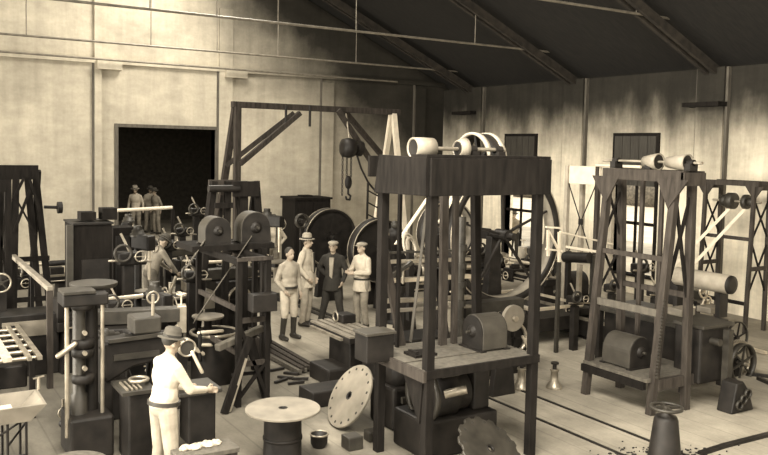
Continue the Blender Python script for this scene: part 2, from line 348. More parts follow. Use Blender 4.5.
# ================================================================== people
def person(label, loc, yaw, h=1.74, lean=0, twist=0, arms=None, legs=None, hat='fedora', hatm='hat_felt', shirt='white_cloth', pants='khaki_cloth', coat=None, boots=None, tie=False, group=None, head=(0, 0), vox=.013, sit=0, suspenders=False, hold=None, fingers=True, opencoat=False, belt=False):
    """figure built in local axes (x right, y the way it faces, z up), turned by yaw"""
    k = h/1.74; loc = V(loc); t = thing('person', label, 'person', loc, group); t.rotation_euler.z = yaw
    WL[t.name] = V((0, 0, 0))
    RL = Matrix.Rotation(-math.radians(lean), 3, 'X') @ Matrix.Rotation(math.radians(twist), 3, 'Z')
    pel = V((0, 0, .93))
    def U(p): return (pel+RL@(V(p)-pel))*k
    def Lw(p): return V(p)*k
    arms = arms or {}; legs = legs or {}
    sh = {s: U((s*.168, 0, 1.395)) for s in (-1, 1)}
    el = {s: (U(arms[s][0]) if s in arms else U((s*.25, -.03, 1.13))) for s in (-1, 1)}
    wr = {s: (U(arms[s][1]) if s in arms else U((s*.27, .06, .89))) for s in (-1, 1)}
    hp = {s: Lw((s*.09, 0, .92)) for s in (-1, 1)}
    kn = {s: Lw(legs[s][0]) if s in legs else Lw((s*.11, .03, .50)) for s in (-1, 1)}
    an = {s: Lw(legs[s][1]) if s in legs else Lw((s*.13, -.01, .08)) for s in (-1, 1)}
    ch, ab, nk = U((0, .0, 1.28)), U((0, 0, 1.08)), U((0, .0, 1.46))
    RH = RL @ Matrix.Rotation(math.radians(head[0]), 3, 'Z') @ Matrix.Rotation(-math.radians(head[1]), 3, 'X')
    hc = nk + (RL@V((0, .02, .155)))*k
    def HD(p): return hc+(RH@V(p))*k
    b = M()
    # body
    b.ell(U((0, 0, 1.30)), .165*k, .105*k, .19*k, rot=RL); b.ell(U((0, 0, 1.10)), .145*k, .10*k, .18*k, rot=RL); b.ell(U((0, 0, .96)), .16*k, .11*k, .13*k, rot=RL)
    b.caps(nk-V((0, 0, .04)), hc-V((0, 0, .04)), .056*k, .052*k)
    b.caps(sh[-1], sh[1], .058*k)
    b.ell(HD((0, .0, .03)), .075*k, .095*k, .098*k, rot=RH); b.ell(HD((0, .025, -.045)), .056*k, .07*k, .065*k, rot=RH)
    b.caps(HD((0, .09, .015)), HD((0, .112, -.02)), .011*k, .017*k); b.ell(HD((0, .082, -.062)), .028*k, .02*k, .011*k, rot=RH)
    b.ell(HD((0, .083, .035)), .05*k, .018*k, .012*k, rot=RH)
    for s in (-1, 1):
        b.ell(HD((s*.077, -.005, -.005)), .014*k, .024*k, .032*k, rot=RH)
        b.caps(sh[s], el[s], .05*k, .040*k); b.caps(el[s], wr[s], .038*k, .026*k)
        b.caps(hp[s], kn[s], .085*k, .056*k); b.caps(kn[s], an[s], .054*k, .036*k)
        b.caps(an[s]-V((0, .03, .03))*k, an[s]+V((s*.02, .17, -.045))*k, .036*k, .026*k)
        # hand
        d = (wr[s]-el[s]).normalized(); side = V((0, 1, 0)) if abs(d.y) < .8 else V((0, 0, 1)); side = (side-d*side.dot(d)).normalized()
        palm = wr[s]+d*.05*k; b.ell(palm, .032*k, .032*k, .032*k); b.caps(wr[s], wr[s]+d*.07*k, .026*k, .032*k)
        inn = d.cross(side).normalized()*(-s if abs(d.z) > .5 else 1)
        if fingers:
            for q in range(4):
                o = wr[s]+d*.085*k+side*(q-1.5)*.0195*k; L1 = (.042, .048, .045, .034)[q]*k
                m1 = o+d*L1+inn*.012*k; b.caps(o-d*.02*k, m1, .0095*k); b.caps(m1, m1+d*L1*.55+inn*.028*k, .0085*k)
            tb = wr[s]+d*.035*k+side*.03*k; tm = tb+(d*.6+side*.6)*.045*k; b.caps(tb, tm, .012*k); b.caps(tm, tm+(d*.9+inn*.4)*.03*k, .0095*k)
    build(b, 'body', 'skin', t, remesh=vox)
    # shirt or coat
    top = coat or shirt; c = M(); g = .014*k; arm_g = .012
    c.ell(U((0, 0, 1.29)), .165*k+g*1.9, .105*k+g*2.2, .19*k+g, rot=RL); c.ell(U((0, 0, 1.10)), .150*k+g*1.3, .108*k+g*1.3, .18*k+g, rot=RL)
    c.caps(sh[-1], sh[1], .062*k); c.caps(U((0, 0, 1.40)), U((0, -.005, 1.475)), .085*k, .066*k); [c.caps(sh[s], U((s*.05, 0, 1.455)), .055*k, .055*k) for s in (-1, 1)]
    for s in (-1, 1):
        we = wr[s] if coat else el[s]+(wr[s]-el[s])*(.9 if arms.get('sleeve', 1) else .2)
        c.caps(sh[s], el[s], (.068 if coat else .062)*k, (.058 if coat else .052)*k); c.caps(el[s], we, (.056 if coat else .05)*k, (.044 if coat else .038)*k)
    if coat:
        c.rev(U((0, 0, 1.05)), -(RL@V((0, 0, 1))), [(0, .155*k), (.12*k, .172*k), (.30*k, .19*k)], 20)
    else: c.rev(U((0, 0, 1.05)), -(RL@V((0, 0, 1))), [(0, .15*k), (.1*k, .152*k)], 20)
    build(c, 'coat' if coat else 'shirt', top, t, remesh=vox*1.05)
    if coat and (tie or opencoat):
        f = M(); f.prism([U(p) for p in ((-.05, .135, 1.42), (.05, .135, 1.42), (.035, .152, 1.05), (-.02, .152, 1.0))], 'Y', .05*k)
        build(f, 'shirt_front', 'dark_cloth' if opencoat == 'dark' else 'pale_felt', t, bevel=.01)
    if tie: build(M().prism([U(p) for p in ((-.02, .165, 1.42), (.02, .165, 1.42), (.03, .178, 1.08), (0, .18, 1.03), (-.03, .178, 1.08))], 'Y', .02*k), 'necktie', 'dark_cloth', t)
    # trousers
    p = M(); p.ell(Lw((0, 0, .96)), .175*k, .128*k, .13*k)
    for s in (-1, 1):
        if boots == 'tall':
            p.caps(hp[s], kn[s], .100*k, .078*k); p.caps(kn[s], kn[s]+(an[s]-kn[s])*.25, .075*k, .058*k)
        else:
            p.caps(hp[s], kn[s], .100*k, .078*k); p.caps(kn[s], an[s]+V((0, 0, .02)), .076*k, .064*k)
    build(p, 'trousers', pants, t, remesh=vox*1.05)
    for s in (-1, 1):
        f = M()
        if boots == 'tall': f.caps(kn[s]+(an[s]-kn[s])*.15, an[s], .064*k, .05*k)
        f.caps(an[s]-V((0, .04, .025))*k, an[s]+V((s*.02, .17, -.035))*k, .05*k, .042*k)
        build(f, 'boot' if boots == 'tall' else 'shoe', 'boot_leather', t, remesh=vox)
    if belt: build(M().rev(U((0, 0, 1.0)), RL@V((0, 0, 1)), [(-.02*k, .172*k), (.02*k, .172*k)], 20), 'belt', 'boot_leather', t)
    hr = M(); hr.ell(HD((0, -.022, .052)), .085*k, .095*k, .092*k, rot=RH); build(hr, 'hair', 'hair', t)
    [build(M().ell(HD((s*.03, .088, .018)), .010*k, .006*k, .006*k, rot=RH), 'eye', 'hair', t) for s in (-1, 1) if fingers]
    zx = RH@V((0, 0, 1))
    if hat == 'fedora':
        q = M(); q.rev(HD((0, -.005, .055)), zx, [(0, .150*k), (.012*k, .148*k), (.014*k, .098*k), (.07*k, .094*k), (.105*k, .085*k), (.125*k, .06*k), (.118*k, .001)], 24)
        ht = build(q, 'hat', hatm, t); build(M().rev(HD((0, -.005, .067)), zx, [(0, .1*k), (.028*k, .0985*k)], 24), 'hat_band', 'dark_cloth', ht)
    elif hat == 'cap':
        q = M(); q.ell(HD((0, -.005, .085)), .108*k, .122*k, .045*k, rot=RH); q.ell(HD((0, -.005, .062)), .088*k, .10*k, .03*k, rot=RH)
        ht = build(q, 'cap', hatm, t); build(M().ell(HD((0, .10, .058)), .068*k, .055*k, .010*k, rot=RH), 'visor', hatm, ht)
    if suspenders:
        for s in (-1, 1):
            q = M()
            pr = [U((s*.07, .125, .98)), U((s*.08, .148, 1.25)), U((s*.09, .09, 1.47)), U((s*.08, -.09, 1.45)), U((s*.05, -.148, 1.25)), U((s*.03, -.125, .98))]
            for a_, b_ in zip(pr, pr[1:]): q.bar(a_, b_, .03*k, .012*k)
            build(q, 'suspender_strap', 'dark_cloth', t)
    return t
def look(loc, deg):      # 0 = towards the camera, 90 = to the right as seen from it
    a = math.radians(deg); tc = V((-loc[0], -loc[1], 0)).normalized(); rr = V((-tc.y, tc.x, 0)); d = tc*math.cos(a)+rr*math.sin(a)
    return math.atan2(-d.x, d.y)
def face(loc, target): d = V(target)-V(loc); return math.atan2(-d.x, d.y)
gx = at(330, 333)    # middle of the group
A = at(288, 339); B = at(305, 325); C_ = at(332, 327); D_ = at(361, 327)
person('young bareheaded man in light shirt, breeches and tall dark boots, leftmost of four', A, look(A, 38), 1.70, hat=None, shirt='khaki_cloth', pants='white_cloth', boots='tall', belt=True,
       arms={1: ((.25, -.05, 1.14), (.16, .08, .95)), -1: ((-.25, -.03, 1.14), (-.24, .05, .90))})
person('man in felt hat, white coat and dark tie standing second from the left of four', B, look(B, 68), 1.80, hatm='pale_felt', coat='white_cloth', pants='khaki_cloth', tie=True, opencoat=True,
       arms={1: ((.26, -.04, 1.16), (.20, .12, .96)), -1: ((-.26, -.03, 1.14), (-.20, .10, .92))})
person('man in dark suit and pale cap standing astride, third of the four', C_, look(C_, -12), 1.72, hat='cap', hatm='pale_felt', coat='dark_cloth', pants='dark_cloth', opencoat=True,
       legs={-1: ((-.15, .06, .5), (-.22, .03, .08)), 1: ((.15, .02, .5), (.24, 0, .08))}, arms={1: ((.30, -.08, 1.18), (.17, -.1, 1.05)), -1: ((-.27, -.04, 1.15), (-.22, .08, .95))})
person('man in flat cap and belted pale coat facing left with hands raised to a paper', D_, look(D_, -48), 1.70, hat='cap', hatm='pale_felt', coat='white_cloth', pants='grey_cloth', belt=True,
       arms={1: ((.25, .06, 1.15), (.10, .27, 1.16)), -1: ((-.25, .05, 1.15), (-.10, .27, 1.14))})
W = at(163, 495)
person('worker in dark felt hat and white shirt standing at his machine in the foreground', W, look(W, 122), 1.67, hatm='hat_felt', shirt='white_cloth', pants='khaki_cloth', lean=6, vox=.009, head=(0, 6), suspenders=False, belt=True,
       arms={1: ((.22, .16, 1.16), (.14, .42, 1.12)), -1: ((-.24, .10, 1.14), (-.16, .38, 1.08))})
Hg = aty(272, 280, 19.6); Hg.z = 0
person('man in hat, white shirt and dark braces standing before the back wall', Hg, face(Hg, (7, 14, 0)), 1.74, hatm='hat_felt', shirt='white_cloth', pants='grey_cloth', suspenders=True, fingers=False,
       arms={1: ((.34, -.06, 1.17), (.20, .02, 1.0)), -1: ((-.34, -.06, 1.17), (-.20, .02, 1.0))})
Bw = at(150, 318)
person('grey-shirted worker with back turned bending over a lathe at left', Bw, look(Bw, 120), 1.74, hat='fedora', hatm='hat_felt', shirt='grey_cloth', pants='mid_cloth', lean=24, head=(0, 15),
       arms={1: ((.24, .22, 1.22), (.18, .48, 1.12)), -1: ((-.24, .22, 1.22), (-.16, .5, 1.15))})
for (x, y, hm, sm_, lab, dyaw) in ((136, 184.5, 'pale_felt', 'white_cloth', 'man in white shirt and pale hat beyond the doorway, leftmost of three', 2.6), (149, 185, 'hat_felt', 'khaki_cloth', 'middle man of the three seen through the dark doorway', 3.3), (157, 187, 'hat_felt', 'grey_cloth', 'man in grey shirt beyond the doorway, rightmost of three', 2.0)):
    p_ = at(x, y, 1.80 if y < 186 else 1.72); p_.z = 0; p_ = V((p_.x, min(p_.y, 36), 0))
    yy_ = 32.0+{136: 0, 149: .8, 157: .1}[x]; pp = aty(x, y, yy_); person(lab, (pp.x, yy_, 0), dyaw, 1.74*pp.z/1.80, hat='fedora', hatm=hm, shirt=sm_, pants='grey_cloth', lean=8, fingers=False, vox=.02)
for (x, y, X_, lab, sm_) in ((508, 214, 18.0, 'dark figure in hat outside the right wall opening, seen left of another', 'mid_cloth'), (515, 222, 17.6, 'stooping figure outside the right wall opening, in front of another', 'grey_cloth')):
    pp = atx(x, y, X_); person(lab, (X_, pp.y, 0), 1.9, 1.74 if X_ > 17.8 else 1.6, hat='fedora', shirt=sm_, pants='dark_cloth', fingers=False, vox=.02, lean=5)
# ================================================================== tall pulley stand in front
def drum_motor(name, label, c, axis, R, L, cat='motor', m='dull_drum', base_z=None, endm='cast_iron'):
    c = V(c); d = AX[axis]; t = thing(name, label, cat, (c.x, c.y, base_z if base_z is not None else c.z-R))
    bz = base_z if base_z is not None else c.z-R
    n_ = V((-d.y, d.x, 0)) if axis != 'Z' else V((1, 0, 0))
    def arch(r, e0, e1):
        pr = [(-r, bz+.02), (r, bz+.02)]+[(r*math.cos(k*math.pi/16), c.z+r*math.sin(k*math.pi/16)) for k in range(17)]
        vs = [V((c.x, c.y, 0))+n_*u+V((0, 0, z))+d*e for e in (e0, e1) for (u, z) in pr]; N = len(pr)
        q = M(); q.add(vs, [tuple(range(N)), tuple(range(N, 2*N))]+[(k, (k+1) % N, N+(k+1) % N, N+k) for k in range(N)]); return q
    build(arch(R, -L/2, L/2), 'hood', m, t, .006)
    for s in (-1, 1):
        e = c+d*s*L/2
        build(arch(R*.95, s*L/2, s*(L/2+.012)), 'end_plate', endm, t)
        build(M().rev(e, d*s, [(0, R*.4), (.03, R*.36), (.05, R*.2)], 20), 'boss', endm, t)
        build(M().cyl(e, e+d*s*.10, R*.09, seg=14), 'shaft', 'grey_iron', t)
        f = M()
        if axis == 'X': f.box(e.x-.04, e.x+.04, c.y-R*1.1, c.y+R*1.1, bz, bz+.02)
        else: f.box(c.x-R*1.1, c.x+R*1.1, e.y-.04, e.y+.04, bz, bz+.02)
        build(f, 'foot', 'cast_iron', t)
    return t
def pulley(name, label, c, axis, R, L, m='worn_steel', cone=1., cat='pulley', n=5):
    c = V(c); d = AX[axis]; t = thing(name, label, cat, c)
    build(M().rev(c-d*L/2, axis, [(0, R*cone-.02), (0, R*cone), (L*.5, R*(1+cone)/2*1.03), (L, R), (L, R-.02), (L*.5, R*(1+cone)/2-.02)], 32, closed=True), 'rim', m, t)
    build(M().cyl(c-d*L*.3, c+d*L*.3, R*.22, seg=14), 'hub', 'cast_iron', t)
    build(M().cyl(c-d*L*.46, c-d*L*.42, R*cone-.022, seg=28), 'web', 'cast_iron', t)  # dark disc put in for the shade inside the pulley end
    _, a, b = frame_of(d)
    for k in range(n):
        e = a*math.cos(6.283*k/n)+b*math.sin(6.283*k/n)
        build(M().bar(c+e*R*.15, c+e*(R-.02)*min(1, cone+.0), .03, L*.25, d), 'spoke', 'cast_iron', t)
    return t
FX0, FX1, FY0, FY1 = 4.98, 6.52, 7.1, 8.1
ZT = 3.47
t = thing('pulley_stand', 'tall dark timber stand with deep headboard and working platform, foreground centre', 'machine stand', (5.7, 7.7, 0)); PS = t
w = .10
build(M().bar((FX0, FY0, 0), (FX0, FY0, ZT-.02), w, w), 'post', 'dark_timber', t, .006)
build(M().bar((FX1-.06, FY0, 0), (FX1-.06, FY0, ZT-.02), w, w), 'post', 'dark_timber', t, .006)
build(M().bar((FX0-.02, FY1-.05, 0), (FX0-.05, FY1-.1, ZT-.05), w, w), 'post', 'dark_timber', t, .006)
_t = aty(474, 195, 8.35); build(M().bar((6.87, 8.6, 0), (_t.x, 8.35, ZT-.02), w, w), 'post', 'dark_timber', t, .006)
build(M().box(FX0-.08, FX1+.06, FY0-.09, FY0-.05, ZT-.40, ZT), 'headboard', 'dark_timber', t, .004)
build(M().box(FX0, FX1+.05, 8.42, 8.46, ZT-.25, ZT), 'rear_board', 'dark_timber', t, .004)
for x_ in (5.62, 6.18): build(M().box(x_-.04, x_+.04, FY0+.1, 8.42, ZT-.12, ZT-.02), 'bearer', 'dark_timber', t)
build(M().prism([(FX0-.10, FY0-.05, ZT-.40), (FX0-.10, FY0-.05, ZT), (FX0-.10, FY1-.10, ZT+.02), (FX0-.10, FY1, ZT-.42)], 'X', .05), 'side_board', 'dark_timber', t, .004)
build(M().box(FX0-.12, FX1+.08, FY0-.05, FY0+.25, ZT, ZT+.035), 'cap_board', 'dark_timber', t, .004)
pz = 1.2
build(M().box(FX0-.06, FX1-.02, FY0-.02, FY0+.34, pz-.04, pz), 'platform_board', 'timber', t, .004)
build(M().box(FX0-.06, FX1-.02, FY0+.38, FY1+.1, pz-.04, pz), 'platform_board', 'timber', t, .004)
build(M().box(FX0-.06, FX1, FY0-.06, FY0-.02, pz-.09, pz-.0), 'apron', 'dark_timber', t).location.z = 0
build(M().box(FX0-.10, FX0-.06, FY0-.06, FY1+.12, pz-.12, pz-.0), 'side_rail', 'frame_timber', t)
build(M().prism([(FX0-.05, FY0, pz-.1), (FX0-.05, FY0+.4, pz-.1), (FX0-.05, FY0+.05, pz-.6)], 'X', .04), 'gusset', 'dark_timber', t)
build(M().bar(aty(384, 250, 8.15), aty(402, 347, 8.15), .09, .05), 'brace', 'frame_timber', t)
build(M().bar((5.22, FY1, 1.2), (5.22, FY1, 3.1), .035, .05), 'belt_guide', 'dark_timber', t)
for x, wd in ((5.78, .10), (5.95, .07)): build(M().bar((x, FY1-.15, 1.1), (x-.03, FY1-.15, ZT-.3), wd, .06), 'upright', 'frame_timber', t, .004)
# line shaft and pulleys riding on it
cs = aty(412, 147, 7.55)
sh_z = ZT+.10
t = thing('line_shaft', 'slender steel shaft lying across the headboard of the foreground stand', 'shaft', (5.6, 7.4, ZT+.035))
build(M().cyl((5.0, 7.4, sh_z), (6.2, 7.4, sh_z), .022, seg=12), 'shaft', 'worn_steel', t)
for x in (5.05, 5.72, 6.1):
    build(M().box(x-.05, x+.05, 7.32, 7.48, ZT+.035, sh_z-.02).rev((x-.05, 7.4, sh_z), 'X', [(0, .045), (.1, .045)], 14), 'bearing', 'cast_iron', t)
p = aty(421, 146, 7.4)
pulley('drum_pulley', 'pale drum pulley at the left end of the foreground stand top', (p.x+.02, 7.4, sh_z), 'X', .115, .26, 'drum_metal')
p = aty(463, 148, 7.4)
pulley('cone_pulley', 'small pale flared pulley on the foreground stand, beside the striped wheel', (p.x-.03, 7.4, sh_z), 'X', .13, .10, 'drum_metal', .75)
p = aty(480, 147, 8.0)
tw = thing('flywheel', 'dark spoked wheel with bright edged rims rising behind the stand headboard', 'wheel', (p.x, 8.0, 3.4))
for dx in (-.11, .11):
    build(M().ring((p.x+dx, 8.0, 3.42), 'X', .36, .065, .03, 40), 'rim', 'pale_paint', tw)
build(M().ring((p.x, 8.0, 3.42), 'X', .345, .2, .015, 40), 'drum', 'cast_iron', tw)
build(M().cyl((p.x-.2, 8.0, 3.42), (p.x+.2, 8.0, 3.42), .06), 'hub', 'worn_steel', tw)
for k in range(6):
    e = V((0, math.cos(k*1.047+.3), math.sin(k*1.047+.3))); c = V((p.x, 8.0, 3.42)); build(M().bar(c+e*.05, c+e*.34, .04, .06, AX['X']), 'spoke', 'cast_iron', tw)
build(M().box(p.x-.28, p.x-.2, 7.9, 8.1, ZT-.02, 3.46), 'bearing_block', 'cast_iron', tw); build(M().box(p.x+.2, p.x+.28, 7.9, 8.1, ZT-.02, 3.46), 'bearing_block', 'cast_iron', tw)
# motor on the platform
c = at(487, 330, 1.42)
drum_motor('electric_motor', 'round grey motor standing on the platform of the foreground stand', (6.16, 7.62, pz+.215), 'X', .20, .36, base_z=pz)
t = thing('switch_box', 'small dark box on the platform boards behind the left post', 'box', (5.25, 7.65, pz))
build(M().box(5.12, 5.42, 7.55, 7.8, pz, pz+.03), 'tray', 'dark_timber', t); build(M().box(5.15, 5.19, 7.6, 7.75, pz+.03, pz+.06), 'clip', 'cast_iron', t)
# belts hanging down from pulleys
t = M().bar((5.28, 7.52, sh_z), (5.28, 7.9, 1.3), .05, .008, AX['X']); tag(build(t, 'drive_belt', 'belt_leather'), 'dark leather belt dropping from the drum pulley behind the left post', 'belt')
# engine casting under the platform
t = thing('engine_casting', 'dark ribbed engine casting in the shade under the foreground stand platform', 'machine', (5.5, 7.9, 0))
build(M().box(5.25, 6.3, 7.5, 8.2, 0, .45), 'base', 'cast_iron', t, .03)
build(M().rev((5.45, 7.8, .68), 'X', [(0, .2), (.05, .30), (.3, .30), (.34, .24), (.5, .24)], 28), 'housing', 'cast_iron', t)
build(M().ring((5.4, 7.8, .68), 'X', .34, .05, .05), 'flange', 'grey_iron', t)
build(M().box(5.5, 5.75, 7.55, 7.7, .92, 1.0), 'cover', 'grey_iron', t, .01)
build(M().cyl((5.5, 7.5, .75), (5.7, 7.35, .82), .05), 'inlet_pipe', 'worn_steel', t)
build(M().box(6.0, 6.25, 7.6, 8.05, .45, 1.05), 'cylinder_block', 'cast_iron', t, .03)
t = thing('gear_case', 'black cluttered gear case filling the shadow left under the stand platform', 'machine', (5.65, 8.85, 0))
build(M().box(5.45, 6.1, 8.5, 9.1, 0, .55), 'base', 'cast_iron', t, .04); build(M().rev((5.5, 8.8, .72), 'X', [(0, .15), (.03, .27), (.5, .27), (.53, .15)], 26), 'case', 'cast_iron', t)
build(M().box(5.55, 5.69, 8.45, 8.495, .36, .44), 'name_plate', 'dull_drum', t); build(M().ring((5.75, 8.47, .3), 'Y', .13, .05, .03, 24), 'gear', 'grey_iron', t)
for k in range(3): build(M().cyl((5.5+k*.2, 8.46, .16), (5.5+k*.2, 8.51, .16), .04), 'bolt', 'grey_iron', t)
# square bin hung on the left side with light lid
t = PS
q = at(383, 333, 1.35)
ox0, ox1 = aty(366, 330, 7.75).x, aty(393, 330, 7.75).x
build(M().box(ox0, ox1, 7.72, 8.0, 1.16, 1.47), 'side_tank', 'cast_iron', t, .01)
build(M().box(ox0-.02, ox1+.02, 7.70, 8.02, 1.47, 1.50), 'tank_lid', 'dull_drum', t, .005)
build(M().box(ox1-.12, FX0, 7.85, 7.93, 1.2, 1.3), 'tank_bracket', 'cast_iron', t)
# ================================================================== bolt-hole plates
def flange(name, label, c, nrm, R, th, n, hole, cat='plate', m='plate_steel', teeth=0, holeR=.86, scallop=0):
    """disc with a centre hole and a ring of bolt holes, built as a boolean-free fan"""
    c = V(c); d, a, b = frame_of(V(nrm)); t = thing(name, label, cat, c)
    seg = 96; vs = []; rings = [hole, R*.5, R*.99, R]
    prof = [(-th/2, hole), (-th/2, R*.985), (-th*.3, R), (th*.3, R), (th/2, R*.985), (th/2, hole)]
    mm = M(); start = len(mm.v); mm.rev(c, d, prof, seg, closed=True)
    if scallop:
        for i, v in enumerate(mm.v):
            rel = v-c; rr = (rel-d*rel.dot(d)).length
            if rr > R*.9:
                k = i % seg; mm.v[i] = c+d*rel.dot(d)+(rel-d*rel.dot(d))*(1+.035*(1 if math.sin(k/seg*6.283*scallop) > 0 else -1))
    mm.sm = [False]*len(mm.f)
    build(mm, 'disc', m, t)
    for k in range(n):
        e = a*math.cos(6.283*k/n)+b*math.sin(6.283*k/n)
        build(M().cyl(c+e*R*holeR-d*(th*.54), c+e*R*holeR+d*(th*.54), R*.045, seg=12), 'bolt_hole', 'dark_cloth', t)
    if hole > .02: build(M().ring(c, d, hole*1.02, th*1.2, hole*.35, 32), 'bore', 'cast_iron', t)
    return t
# leaning drilled plate: left-facing, tilted back against the gear case
pc = at(356, 397, .66)
n1 = -fw*.45+(-rt*.82+up*.57)*.89; n1.normalize(); pc = at(350, 396, .425*math.sqrt(1-n1.z**2)+.02)
flange('flange_plate', 'large pale steel disc with a ring of bolt holes leaning by the stand', pc, -fw*.45+(-rt*.82+up*.57)*.89, .425, .035, 16, .055)
n2 = -fw*.5+(rt*.55+up*.83)*.87; n2.normalize(); pc2 = at(490, 449, .43*math.sqrt(1-n2.z**2)+.02)
flange('toothed_plate', 'dark disc with notched edge lying tilted on the floor below the stand', pc2, -fw*.5+(rt*.55+up*.83)*.87, .40, .03, 12, .05, m='grey_iron', scallop=14)
pd = at(283, 409, .62)
t = flange('disc_top', 'broad pale steel disc lying flat on a dark drum, foreground centre left', (pd.x, pd.y, .62), V((0, 0, 1)), .42, .03, 0, .05)
t = thing('drum_pedestal', 'squat dark drum under the broad flat steel disc', 'drum', (pd.x, pd.y, 0))
build(M().rev((pd.x, pd.y, 0), 'Z', [(0, .22), (.03, .235), (.06, .215), (.5, .21), (.56, .225), (.60, .225)], 32), 'shell', 'cast_iron', t)
build(M().ring((pd.x, pd.y, .3), 'Z', .222, .03, .01), 'hoop', 'cast_iron', t)
q = at(319, 447, 0)
t = thing('iron_pot', 'small open iron pot on the floor beside the drum and disc', 'pot', q)
build(M().rev(q, 'Z', [(0, .07), (.05, .10), (.15, .105), (.16, .11), (.16, .09), (.06, .08), (.03, .01)], 20), 'bowl', 'cast_iron', t); build(M().ring((q.x, q.y, q.z+.16), 'Z', .115, .02, .015), 'lip', 'worn_steel', t)
for (x, y, s_, lb) in ((352, 448, .10, 'small square iron block on the floor nearest the bottom edge, under the drilled disc'), (372, 440, .08, 'little angular iron offcut beside the foreground post')):
    q = at(x, y, 0); tag(build(M().box(q.x-s_, q.x+s_, q.y-s_, q.y+s_, 0, s_*1.6), 'iron_block', 'grey_iron', bevel=.015), lb, 'block')
# plank-topped machine bed between the men and the stand
TP = .72
a0 = at(325, 326, TP); a1 = at(372, 347, TP); 
t = thing('slotted_table', 'long machine table with pale parallel slats near the standing men', 'machine table', (5.9, 10.4, 0))
x0, x1, y0, y1 = a0.x-.02, a0.x+.62, 10.6, a0.y+.5
for k in range(5):
    xx = x0+(x1-x0)*k/5; build(M().box(xx+.01, xx+(x1-x0)/5-.035, y0, y1, TP-.03, TP), 'slat', 'plate_steel', t)
build(M().box(x0, x1, y0, y1, TP-.12, TP-.03), 'bed', 'cast_iron', t, .01)
build(M().box(x0+.04, x1-.04, y0+.05, y1-.6, .2, TP-.12), 'column', 'cast_iron', t, .02)
build(M().box(x0-.35, x1, y0+.0, y0+.65, 0, .25), 'base', 'cast_iron', t, .03)
build(M().box(x0-.05, x0, y0+.2, y1-.1, TP-.10, TP-.06), 'side_strip', 'worn_steel', t)
bs = at(322, 392, .22); tag(build(M().box(bs.x-.14, bs.x+.75, bs.y, bs.y+.45, 0, .22), 'slotted_casting', 'cast_iron', bevel=.02), 'low black slotted iron base the drilled disc leans against', 'casting')
q = at(362, 312, .9)
t = thing('indexing_device', 'small dark iron head with crank at the far end of the slotted table', 'machine part', (q.x, q.y, TP))
build(M().box(x1-.3, x1-.05, y1-.5, y1-.2, TP, TP+.14), 'block', 'cast_iron', t, .02); build(M().torus((x1-.35, y1-.35, TP+.1), 'X', .08, .012), 'handwheel', 'worn_steel', t)
# screw jacks
def jack(px_, py_, lab, h=.42):
    q = at(px_, py_); t = thing('screw_jack', lab, 'jack', q, 'screw jacks on the floor')
    build(M().rev(q, 'Z', [(0, .12), (.02, .125), (.05, .11), (.12, .065), (.3*h/.42, .055), (.31*h/.42, .07), (.34*h/.42, .07)], 24), 'bell_base', 'worn_steel', t)
    build(M().cyl(q+V((0, 0, .3*h/.42)), q+V((0, 0, h)), .03), 'screw', 'cast_iron', t); build(M().rev(q+V((0, 0, h)), 'Z', [(0, .035), (.01, .06), (.035, .06)], 18), 'cap', 'cast_iron', t)
jack(554, 388, 'bell-shaped screw jack alone on the bright floor right of the post', .36)
jack(521, 389, 'bell-shaped screw jack partly hidden by the front post of the stand', .40)
jack(497, 369, 'small bell-shaped screw jack standing behind the platform edge', .3)
# ================================================================== belt-drive towers
def tower(t, feet, tops, w, m='frame_timber'):
    for f, p in zip(feet, tops): build(M().bar(f, p, w, w), 'post', m, t, .004)
def lerp(a, b, k): return V(a)*(1-k)+V(b)*k
def xbrace(t, a0, a1, b0, b1, w=.035, m='dark_timber'):
    build(M().bar(a0, b1, w, w*.6), 'brace', m, t); build(M().bar(b0, a1, w, w*.6), 'brace', m, t)
# right rig
NL, FL, NR, FR = V((8.92, 7.42, 0)), V((8.83, 8.54, 0)), V((9.56, 7.36, 0)), V((9.56, 8.54, 0))
tNL, tFL, tNR, tFR = atx(676, 184, 9.22), atx(609, 182, 9.22), atx(692, 184, 9.5), atx(622, 180, 9.5)
rz = 3.34
for q in (tNL, tFL, tNR, tFR): q.z = rz-.12
t = thing('belt_rig', 'open timber rig with splayed legs and two cone pulleys on top, right of centre', 'machine stand', (9.2, 8, 0))
tower(t, (NL, FL, NR, FR), (tNL, tFL, tNR, tFR), .10)
yn, yf = tNL.y-.18, tFL.y+.06
build(M().box(9.14, 9.20, yn, yf, rz-.16, rz), 'header', 'frame_timber', t, .004); build(M().box(9.52, 9.58, yn, yf, rz-.16, rz), 'header', 'frame_timber', t, .004)
build(M().box(9.14, 9.58, yn-.02, yn+.04, rz-.2, rz-.02), 'end_board', 'frame_timber', t)
for q, s_ in ((tFL, -1), (tNL, 1)): build(M().prism([(9.15, q.y-.26, rz-.12), (9.15, q.y+.26, rz-.12), (9.13, q.y+.04*s_, rz-.52)], 'X', .03), 'gusset', 'frame_timber', t)
build(M().bar(lerp(FL, tFL, .43), lerp(NL, tNL, .43), .05, .10), 'rail', 'timber', t, .004)
build(M().bar(lerp(FL, tFL, .66), lerp(NL, tNL, .66), .04, .07), 'rail', 'frame_timber', t); build(M().bar(lerp(FR, tFR, .5), lerp(NR, tNR, .5), .04, .08), 'rail', 'frame_timber', t)
xbrace(t, lerp(FL, tFL, .7), lerp(FL, tFL, .95), lerp(FR, tFR, .7), lerp(FR, tFR, .95)); xbrace(t, lerp(NL, tNL, .45), lerp(NL, tNL, .95), lerp(NR, tNR, .45), lerp(NR, tNR, .95), .05)
xbrace(t, lerp(FL, tFL, .45), lerp(FL, tFL, .68), lerp(FR, tFR, .45), lerp(FR, tFR, .68))
for yy in (8.2, 7.85): build(M().bar((9.5, yy, .5), (9.5, yy, rz-.1), .045, .06), 'upright', 'frame_timber', t)
